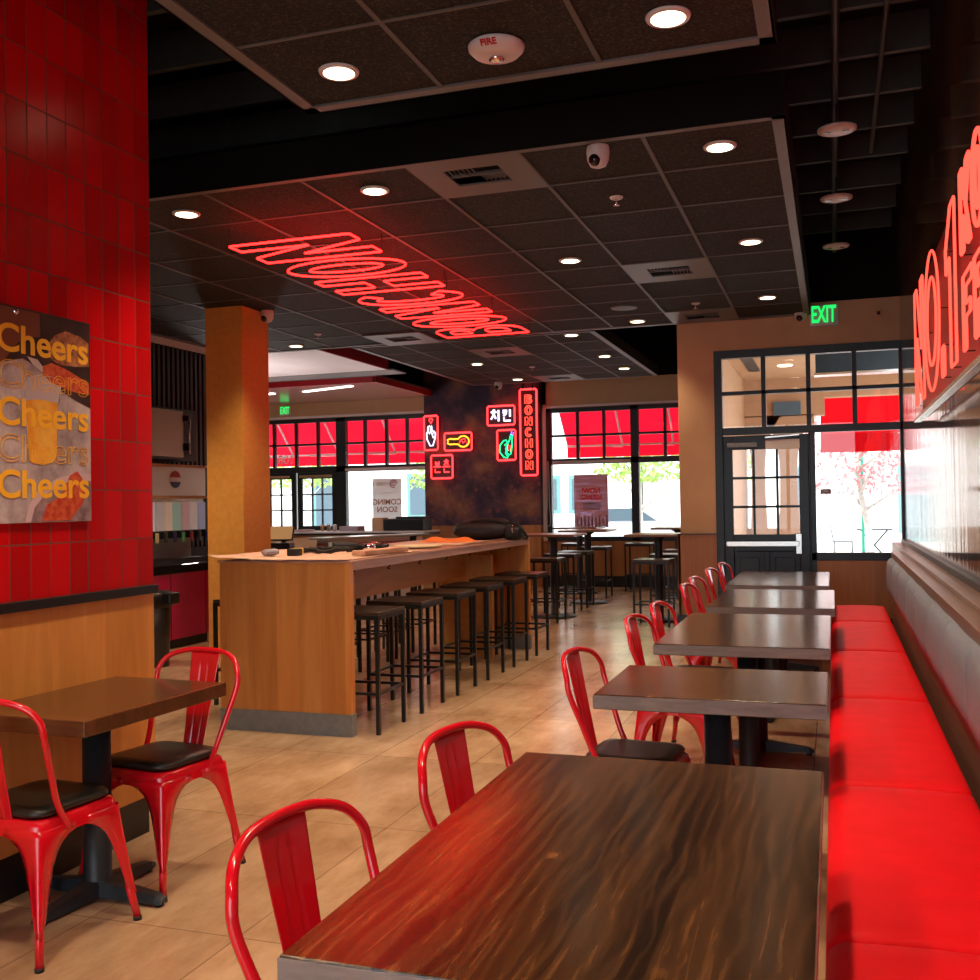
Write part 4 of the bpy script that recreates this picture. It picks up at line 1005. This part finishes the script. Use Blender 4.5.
# small white signs beside the wall bottom etc: trash can, soda counter
tc = thing('trash_can', 'tall dark grey trash can with lid past the end of the tiled wall', 'bin', (-6.06,8.05,0))
MB().lathe([(.0001,0),(.14,0),(.165,.62),(.0001,.62)], n=24).build('body', noisy('dark_green_grey', (.02,.028,.028), (.03,.038,.038), 9, .45, 0), tc)
MB().lathe([(.170,.55),(.180,.57),(.180,.68),(.15,.70),(.0001,.70)], n=24).build('lid', M['black'], tc)
MB().box(.14,.25,-.08,.08,.58,.69).build('swing_flap', M['black'], tc, bevel=.02)
sc = thing('soda_counter', 'crimson fronted drinks counter with black top', 'counter', (-6.9,9.0,0))
MB().box(.0,.33,-1.2,.78,.10,.79).build('cabinet', M['crim'], sc)
m = MB()
for y in (-.6,.02,.64): m.box(.33,.334,y,y+.006,.10,.79)
m.build('door_gaps', M['black'], sc)
MB().box(-.25,.36,-1.25,.82,.79,.88).build('counter_top', M['mirrorbk'], sc, bevel=.005); MB().box(-.1,.27,-1.15,.75,0,.10).build('plinth', M['black'], sc)
sm = thing('soda_machine', 'steel drinks dispenser with a red, white and blue round logo', 'drinks machine', (-6.75,9.0,.88))
sx_ = .13
MB().box(-.30,sx_,-.80,.74,.72,1.04).build('marquee', mat('brushed_marquee', (.62,.60,.57), .3, .6), sm, bevel=.01)
MB().box(-.30,sx_-.03,-.80,.74,.30,.70).build('back_panel', M['steel'], sm)
MB().box(-.30,sx_+.03,-.82,.76,.70,.725).build('shelf_trim', M['card'], sm); MB().box(-.30,sx_+.01,-.82,.76,1.04,1.06).build('shelf_trim', M['card'], sm)
MB().box(-.30,sx_,-.80,.74,.0,.06).build('drip_tray', M['black'], sm); MB().box(-.30,sx_-.2,-.80,.74,.06,.30).build('splash_back', M['grey_m'], sm)
cols = [(.55,.2,.2),(.6,.35,.3),(.05,.5,.25),(.6,.6,.6),(.3,.3,.32),(.62,.45,.25),(.05,.45,.3),(.5,.15,.15),(.55,.5,.45),(.1,.2,.5)]
lev = [(.02,.03,.4),(.03,.03,.03),(.7,.6,.05),(.6,.55,.3),(.03,.03,.03),(.02,.02,.1),(.1,.5,.2),(.3,.02,.02),(.05,.05,.05),(.02,.03,.4)]
for k in range(10):
    y = -.66+k*.148
    v = MB().box(sx_-.03,sx_,y-.055,y+.055,.36,.66).build('flavour_card', mat('flavour_card_%s' % 'abcdefghij'[k], tuple(min(1,.35+.7*q) for q in cols[k]), .4, emit=tuple(.35+.7*q for q in cols[k]), es=.14), sm)
    MB().box(sx_-.03,sx_+.06,y-.03,y+.03,.28,.355).build('nozzle', M['black'], v); MB().box(sx_+.06,sx_+.075,y-.02,y+.02,.24,.34).build('lever', mat('lever_%s' % 'abcdefghij'[k], lev[k], .4), v)
# logo disc
ly, lz, lr = .18,.90,.09
def disc(name, m, z0, z1, x=.0):
    P = []
    n = 20; q = []
    for k in range(n+1):
        zz = z0+(z1-z0)*k/n; q.append((math.sqrt(max(0, lr*lr-zz*zz)), zz))
    poly = [(ly+a,lz+b) for a, b in q]+[(ly-a,lz+b) for a, b in q[::-1]]
    MB().prism(poly, (sx_+x,0,0), (0,1,0), (0,0,1), (.008,0,0)).build(name, m, lg_)
lg_ = MB().lathe([(.0001,.004),(.097,.004),(.100,0)], (sx_,ly,lz), n=30, axis='x').build('logo_disc', M['white'], sm)
disc('logo_red', mat('logo_red', (.32,.004,.008), .3), .022, .0895, .005); disc('logo_blue', mat('logo_blue', (.004,.02,.16), .3), -.0895, -.026, .005)
hd = thing('steel_cabinet', 'shiny steel wall cabinet above the drinks machine', 'cabinet', (-7.0,8.8,0))
MB().box(-.355,.30,-1.2,.90,1.99,2.55).build('body', M['black'], hd, bevel=.004)
MB().box(.30,.33,-1.1,.62,2.02,2.53).build('door', mat('polished_steel', (.6,.55,.5), .25, 1), hd, bevel=.01)
MB().tube([(.36,.68,2.06),(.36,.68,2.48)],.012,8).build('door_handle', M['steel'], hd); MB().box(.30,.37,.65,.71,2.10,2.18).build('handle_bracket', M['black'], hd); MB().box(.30,.37,.65,.71,2.42,2.48).build('handle_bracket', M['black'], hd)
# low red stool glimpsed past the tiled wall
rs = thing('low_red_stool', 'low red metal stool glimpsed past the end of the tiled wall', 'stool', (-5.62,6.55,0))
MB().tube(catmull([(-.14,0,0),(-.14,0,.30),(-.08,0,.37),(.08,0,.37),(.14,0,.30),(.14,0,0)],5),.012,8).build('hoop', M['red'], rs); MB().tube(catmull([(-.14,.25,0),(-.14,.25,.24),(.14,.25,.24),(.14,.25,0)],5),.012,8).build('hoop', M['red'], rs)
MB().box(-.13,.13,.0,.25,.235,.255).build('seat', M['cushion'], rs, bevel=.005)
# ------------------------------------------------------------------ counters in the far left
def rbox(mb, c, l, w, z0, z1, ang):
    d = Vector((cos(ang),sin(ang),0)); n = Vector((-sin(ang),cos(ang),0)); mb.obox((c[0],c[1],(z0+z1)/2), d*l, n*w, (0,0,z1-z0)); return mb
cA = thing('long_counter', 'long pale topped counter in front of the far double doors', 'counter', (-8.1,15.2,0))
MB().box(-2.0,1.95,-.3,.3,.0,1.0).build('body', M['tan'], cA); MB().box(-2.0,2.0,-.36,.34,1.0,1.03).build('edge', M['black'], cA); MB().box(-2.0,2.0,-.35,.33,1.03,1.06).build('counter_top', M['white'], cA, bevel=.004)
ang = math.atan2(1.45,.62)
cB = thing('order_counter', 'grey topped order counter with red and white tiled front', 'counter', (-5.98,12.75,0), ang)
stripes = mat('red_white_tile_front', (.8,.8,.8), .3)
sN = N(stripes, 'ShaderNodeTexBrick', Scale=1, Brick_Width=.075, Row_Height=.12, Mortar_Size=.004); sN.offset = 0; sN.inputs['Color1'].default_value = (.30,.01,.03,1); sN.inputs['Color2'].default_value = (.30,.02,.04,1); sN.inputs['Mortar'].default_value = (.5,.5,.5,1)
sv = coords(stripes, obj=True); ss = N(stripes, 'ShaderNodeSeparateXYZ'); L(stripes, sv, ss.inputs[0]); sc2 = N(stripes, 'ShaderNodeCombineXYZ'); L(stripes, ss.outputs[0], sc2.inputs[0]); L(stripes, ss.outputs[2], sc2.inputs[1]); L(stripes, sc2.outputs[0], sN.inputs[0])
zr = ramp(stripes, ss.outputs[2], [(.0, (1,1,1)), (.84, (1,1,1)), (.85, (0,0,0)), (.975, (0,0,0)), (.98, (1,1,1))]); L(stripes, mix(stripes, zr, sN.outputs[0], (.62,.60,.62)), BS(stripes).inputs['Base Color'])
MB().box(-.80,.62,-.05,.25,.0,1.03).build('body', stripes, cB); MB().box(.62,.80,-.0,.25,.0,1.03).build('end_panel', M['black'], cB)
MB().box(-.88,.98,-.09,.32,1.03,1.06).build('counter_top', noisy('grey_solid_top', (.34,.38,.40), (.42,.46,.48), 14, .25, 0), cB, bevel=.005)
mk = thing('black_printer_box', 'long low black machine on the far counter under the coming soon poster', 'machine', (-6.53,15.2,1.06))
MB().box(-.34,.34,-.2,.2,0,.19).build('body', M['black'], mk, bevel=.01); MB().box(-.15,.34,-.15,.15,.19,.225).build('cover', M['frame'], mk, bevel=.01)
pst = MB().box(-7.66,-7.32,15.0,15.25,1.06,1.14).build('napkin_stack', mat('greyish_stack', (.35,.28,.30), .6), bevel=.004); tag(pst, 'low grey stack of folded goods on the far counter', 'stack')
tag(MB().box(-7.10,-6.90,15.05,15.25,1.06,1.27).build('cardboard_box', M['card'], bevel=.003), 'small cardboard box on the far counter under the poster', 'box')
for k, x in enumerate((-7.82,-7.96,-8.10)):
    tag(MB().lathe([(.0001,0),(.03,0),(.035,.09),(.02,.11),(.0001,.11)], (x,15.15+.05*k,1.06), n=12).build('condiment_bottle', [M['white'],M['steel'],M['card']][k]), ['white bottle on the far counter beside the grey stack','steel bottle between two others on the far counter','brown bottle, leftmost on the far counter'][k], 'bottle')
tag(MB().lathe([(.0001,.03),(.20,.028),(.24,.0),(.0001,.0)], (-8.40,15.1,1.06), n=24).build('covered_dish', mat('pinkish_dish', (.45,.30,.30), .4)), 'flat pinkish covered dish on the far counter behind the payment terminal', 'dish')
cC = thing('service_counter', 'dark counter carrying the payment terminal beside the ochre column', 'counter', (-6.35,10.9,0))
MB().box(-.75,.35,-.35,.35,0,.90).build('body', M['black'], cC); MB().box(-.78,.38,-.38,.38,.90,.94).build('counter_top', M['frame'], cC, bevel=.004)
pt = thing('payment_terminal', 'tilted touch screen payment terminal with tan screen', 'terminal', (-6.33,10.85,.94), radians(12))
MB().box(-.12,.14,-.10,.12,0,.10).build('base', M['black'], pt, bevel=.02)
MB().obox((.02,.06,.17), (.05,0,0), (0,.05,.03), (0,-.02,.16)).build('stem', M['black'], pt)
scn = MB().obox((.0,.0,.210), (.33,0,.0), (0,.09,.165), (0,-.022,.013)).build('screen_body', M['black'], pt, bevel=.005)
MB().obox((.0,-.0135,.218), (.30,0,0), (0,.08,.147), (0,-.003,.002)).build('screen_glass', M['screen'], scn)
MB().blob((-.14,-.1,.06),.07,.06,.06).build('scanner', M['rubber'], pt)
def backlit(m, c, f=.55):
    t = m.node_tree.nodes.new('ShaderNodeBsdfTranslucent'); x = m.node_tree.nodes.new('ShaderNodeMixShader'); x.inputs[0].default_value = f
    b = BS(m).inputs['Base Color']
    if b.is_linked: L(m, b.links[0].from_socket, t.inputs[0])
    else: t.inputs[0].default_value = (*c, 1)
    o = [n for n in m.node_tree.nodes if n.type == 'OUTPUT_MATERIAL'][0]
    L(m, BS(m).outputs[0], x.inputs[1]); L(m, t.outputs[0], x.inputs[2]); L(m, x.outputs[0], o.inputs[0]); return m
# window posters
w2p = thing('hiring_poster', 'dark pinkish notice poster with red lettering on the far right window', 'poster', (-3.995,FW-.04,1.49))
hp = mat('purple_print', (.28,.12,.16), .4); hn = N(hp, 'ShaderNodeTexNoise', Scale=5, Detail=5); L(hp, coords(hp, (.6,1,5)), hn.inputs[0]); L(hp, ramp(hp, hn.outputs[0], [(.35,(.52,.27,.26)),(.55,(.54,.34,.38)),(.7,(.66,.52,.72))]), BS(hp).inputs['Base Color'])
backlit(hp, (.3,.2,.2), .7); MB().box(-.30,.30,-.006,0,-.46,.46).build('sheet', hp, w2p)
rp = backlit(mat('red_print', (.95,.07,.05), .5), (.95,.07,.05), .7); lp_ = backlit(mat('lilac_print', (.70,.55,.80), .5), (.70,.55,.80), .7)
text_mb('NOW!', .135, .003, (.0,-.008,.175), (-1,0,0), (0,0,1), off=.004, sx=.85).build('lettering', rp, w2p); text_mb('HIRING!', .125, .003, (.0,-.008,.06), (-1,0,0), (0,0,1), off=.004, sx=.85).build('lettering', rp, w2p)
m = MB()
for z, w_ in ((-.04,.16),(-.085,.20),(-.13,.15)): m.box(-w_,w_,-.008,-.006,z-.012,z+.012)
m.build('text_lines', lp_, w2p)
m = MB()
for k in range(9): x = -.26+k*.065; m.box(x,x+.03,-.008,-.006,-.44,-.24-.06*random.random())
m.build('print_pattern', lp_, w2p)
w3p = thing('coming_soon_poster', 'grey window poster with COMING SOON seen from behind', 'poster', (-7.87,FW-.04,1.50))
MB().box(-.29,.29,-.006,0,-.47,.47).build('sheet', backlit(mat('grey_poster_back', (.60,.56,.55), .5), (.75,.70,.69), .75), w3p)
text_mb('COMING', .145, .003, (0,-.008,.03), (-1,0,0), (0,0,1), off=.003).build('lettering', mat('brownred_print', (.42,.12,.06), .5), w3p); text_mb('SOON', .145, .003, (0,-.008,-.11), (-1,0,0), (0,0,1), off=.003).build('lettering', bpy.data.materials['brownred_print'], w3p)
MB().tube([(.14+.07*cos(a),-.01,.37+.07*sin(a)) for a in [k*pi/10 for k in range(17)]],.010,6).build('logo_swirl', mat('swirl_print', (.45,.08,.10), .5), w3p)
MB().tube([(.14+.035*cos(a),-.01,.37+.035*sin(a)) for a in [k*pi/10 for k in range(20)]],.010,6).build('logo_swirl', bpy.data.materials['swirl_print'], w3p)
MB().box(-.22,.02,-.008,-.006,.34,.40).box(-.15,.15,-.008,-.006,.20,.22).build('text_lines', M['paperw'], w3p)
# OPEN plate on window by the door
op = thing('open_plate', 'small black OPEN plate on the window beside the dark door', 'sign', (-.08,DW-.012,1.545))
MB().box(-.055,.055,-.004,.004,-.027,.027).build('plate', M['black'], op); text_mb('OPEN', .038, .002, (0,-.006,0), (1,0,0), (0,0,1)).build('lettering', M['paperw'], op)
# ------------------------------------------------------------------ outside
struct('ground', MB().box(-40,30,FW+.1,70,-.12,-.02).box(-1.5,30,DW+.12,FW+.1,-.12,-.02).box(-40,30,-30,-3.1,-.12,-.02), M['pave'])
def building(label, x0, x1, y, h, wins, col, grp=None):
    t = thing('white_building', label, 'building', (0,y,0), 0, grp)
    MB().box(x0,x1,0,6,-.02,h).build('wall', col, t)
    for (a, b, c, d) in wins:
        wi = MB().box(a,b,-.05,.02,c,d).build('window', M['tealf'], t); MB().box(a+.12,b-.12,-.06,-.04,c+.12,d-.12).build('pane', M['teal'], wi)
    MB().box(x0,x1,-.2,.1,h-.3,h).build('cornice', M['bldg'], t)
    return t
building('bright white building across the street', -40,-6.5,34,8, [(-22,-20.4,.2,3.2),(-18.4,-17.0,.6,3.1),(-14.6,-13.4,1.0,2.6),(-9.7,-8.9,1.1,2.4),(-8.6,-7.9,1.1,2.4)], M['bldg'])
building('bright white building across the street, further right', -6.4,14,36,9, [(-1.6,-.6,0,2.6),(2.0,3.2,.3,2.8)], M['bldg'])
def awning(label, x0, x1, ya, yb, za, zb, val=.22, ribs=(), mt='awning'):
    t = thing('red_awning', label, 'awning', (0,0,0)); s = 1 if yb > ya else -1
    P = [[(x0,ya,za),(x1,ya,za)],[(x0,yb,zb),(x1,yb,zb)],[(x0,yb+.01*s,zb-val),(x1,yb+.01*s,zb-val)]]
    MB().grid(P, False).build('cloth', M[mt], t, solid=.004)
    m = MB()
    for x in ribs: m.tube([(x,ya,za-.05),(x+.0,yb,zb-.03)],.02,6); m.tube([(x,ya,zb-.1),(x,yb,zb-.05)],.015,6)
    m.tube([(x0,yb-.03*s,zb-.02),(x1,yb-.03*s,zb-.02)],.02,6)
    m.build('frame', M['white'], t); return t
awning('red awning over the far right window', -4.76,-1.75, FW+.14,FW+1.35,3.75,2.55,.24,(-3.7,-2.75))
awning('long red awning over the far left window and double doors', -11.9,-5.9, FW+.14,FW+1.35,3.75,2.55,.24,(-10.6,-9.55,-8.3,-7.3,-6.6))
# covered arcade outside the door
pc_ = thing('covered_arcade', 'tan covered arcade outside the dark glazed door', 'arcade', (0,0,0))
MB().box(-1.5,1.9,DW+.13,19.5,3.62,3.74).build('soffit', M['porchc'], pc_)
MB().box(-1.5,-.12,18.9,19.2,2.95,3.62).build('arch_beam', M['porch'], pc_); MB().box(-.12,1.9,18.9,19.2,3.26,3.62).build('arch_beam', M['porch'], pc_)
def pier(x0, x1, f):
    P = []
    for z, e in ((-.02,.0),(1.0,.0),(1.05,.0),(1.4,-.02),(2.0,-.03),(2.4,.0),(2.7,.10),(2.97,.28)):
        P.append([(x0-f*e,18.9,z),(x1+f*e,18.9,z),(x1+f*e,19.2,z),(x0-f*e,19.2,z)])
    MB().grid(P, False, wrap=True).build('pier', M['porch'], pc_)
pier(-1.42,-1.14,1); pier(-.93,-.58,1)
MB().box(-1.85,-.55,18.95,19.15,-.02,.95).build('low_wall', M['porch'], pc_)
MB().box(-1.52,-1.50,DW+.13,19.5,0,3.62).build('side_wall', M['porch'], pc_)
MB().box(-.38,-.30,18.9,19.2,-.02,2.95).build('pier', M['porch'], pc_)
MB().box(-1.30,-1.12,13.5,17.5,3.60,3.625).build('ceiling_slot', M['frame'], pc_)
for k, (x, y) in enumerate(((-.9,14.5),(-.2,15.0),(-.7,17),(.3,16.8))):
    tag(MB().lathe([(.0001,0),(.10,0),(.12,.01)], (x,y,3.605), n=20).build('arcade_lamp', M['lamp']), 'glowing round lamp in the arcade ceiling outside the door', 'ceiling light', 'arcade ceiling lamps')
    spot(x, y, 3.57, 40)
hm = thing('hanging_heater', 'long dark heater box hanging under the arcade ceiling', 'heater', (.28,14.6,3.30))
MB().box(-.48,.75,-.12,.12,-.13,.13).build('body', M['frame'], hm, bevel=.01); MB().box(-.50,.77,-.13,.13,-.16,-.13).build('rim', M['steel'], hm); MB().tube([(0,0,.13),(0,0,.32)],.03,8).tube([(.6,0,.13),(.6,0,.32)],.03,8).build('bracket', M['black'], hm)
ub = MB().box(-.99,-.52,18.80,18.899,2.96,3.20).build('dark_box', M['teal']); tag(ub, 'blue-grey box on the arcade beam seen through the transom', 'box')
awning('red awning seen through the window beside the door', -.22,3.0, 22.2,20.9,3.62,2.72,.36,(1.2,), 'awning2')
# trees
def tree(label, x, y, h, r, n, mt, trunk=True, tilt=0, name='street_tree', z0=None):
    t = thing(name, label, 'tree', (x,y,-.02))
    m = MB(); m.tube(catmull([(0,0,0),(.05*tilt,0,h*.3),(.2*tilt,0,h*.6),(.25*tilt,0,h*.85)],4),[.09-.004*k for k in range(13)],8)
    for k in range(7):
        a = k*2.4; z = h*(.42+.07*k); m.tube([(.2*tilt,0,z),(cos(a)*r*.6,sin(a)*r*.6,z+r*.5)],[.04,.015],6)
    m.build('trunk', M['bark'], t)
    m = MB()
    for k in range(n):
        a = random.uniform(0,2*pi); q = random.random()**.5*r; z = h*.85+random.uniform(-.55,.75)*r; s = random.uniform(.05,.11)
        c = Vector((q*cos(a), q*sin(a), z)); d1_ = Vector([random.uniform(-1,1) for _ in range(3)]).normalized(); d2_ = d1_.orthogonal().normalized()
        m.add([c-d1_*s, c-d2_*s*.5, c+d1_*s, c+d2_*s*.5], [(0,1,2,3)])
    m.build('foliage', mt, t, fix=False); return t
tree('green tree outside the far right window', -4.35,24,3.0,1.05,900,M['leaf'])
tree('green tree outside the far left window, by the poster', -9.2,24,2.9,1.0,800,M['leaf'])
tree('green tree seen through the far double doors', -15.2,27,3.3,1.3,900,M['leaf'])
tree('pink-leaved tree with pale forked trunk outside the window by the door', .75,23.5,2.75,1.4,850,M['blossom'], tilt=-1)
tree('green tree outside the dark glazed door', -2.2,22.5,2.7,.7,500,M['leaf'])
# outdoor furniture
of = thing('patio_table', 'small dark patio table outside the window by the door', 'table', (.9,26,-.02))
MB().box(-.4,.4,-.4,.4,.72,.75).build('table_top', M['frame'], of); MB().tube([(-.3,0,0),(.3,0,.72)],.02,6).tube([(.3,0,0),(-.3,0,.72)],.02,6).build('legs', M['frame'], of)
oc = thing('patio_chair', 'dark patio chair left of the outdoor table', 'chair', (.2,26,-.02), 0)
MB().box(-.22,.22,-.22,.22,.43,.46).build('seat', M['frame'], oc)
for sx in (-1,1):
    for sy in (-1,1): MB().tube([(sx*.2,sy*.2,0),(sx*.2,sy*.2,.44 if sx > 0 else .44)],.014,6).build('leg', M['frame'], oc)
MB().tube([(-.22,-.2,.44),(-.30,-.2,.9),(-.30,.2,.9),(-.22,.2,.44)],.014,6).build('backrest', M['frame'], oc)
dup(oc, (2.2,25.5,-.02), pi, 'dark patio chair alone on the right of the outdoor table')
gp = MB().tube([(.62,24.6,-.02),(.62,24.6,3.4)],.035,8).build('green_post', mat('green_post', (.02,.35,.22), .4)); tag(gp, 'thin green post outside the window by the door', 'post')
# parked car outside the far right window
cr = thing('parked_car', 'pale parked car low in the far right window', 'car', (-5.4,27.5,-.02))
cp = mat('pale_car_paint', (.55,.60,.66), .25)
prof = [(-2.1,.35),(-2.1,.75),(-1.5,.92),(-.9,1.38),(.6,1.40),(1.3,.98),(2.0,.85),(2.1,.35)]
MB().prism(prof, (0,-.8,0), (1,0,0), (0,0,1), (0,1.6,0)).build('body', cp, cr, bevel=.08)
MB().prism([(-1.2,.98),(-.8,1.30),(.5,1.32),(1.0,.98)], (0,-.83,0), (1,0,0), (0,0,1), (0,1.66,0)).build('side_windows', M['teal'], cr)
for x in (-1.3,1.3):
    MB().lathe([(.0001,-.86),(.30,-.86),(.32,-.80),(.32,-.62),(.0001,-.6)], (x,0,.32), n=20, axis='y').build('wheel', M['rubber'], cr); MB().lathe([(.0001,.86),(.30,.86),(.32,.80),(.32,.62),(.0001,.6)], (x,0,.32), n=20, axis='y').build('wheel', M['rubber'], cr)
# ------------------------------------------------------------------ world and sun
wd = bpy.data.worlds.new('sky'); SC.world = wd; wd.use_nodes = True
bgn = wd.node_tree.nodes['Background']; bgn.inputs[0].default_value = (.82,.91,1.0,1); bgn.inputs[1].default_value = 4.1
sl = bpy.data.lights.new('sun', 'SUN'); sl.energy = 6; sl.angle = .05; sl.color = (1,.95,.88)
so_ = bpy.data.objects.new('sun', sl); COL.objects.link(so_); so_.rotation_euler = (radians(42),0,radians(-25))
SC.view_settings.view_transform = 'Standard'; SC.view_settings.look = 'None'; SC.view_settings.gamma = 1; SC.view_settings.exposure = 0.0
SC.view_settings.use_curve_mapping = False
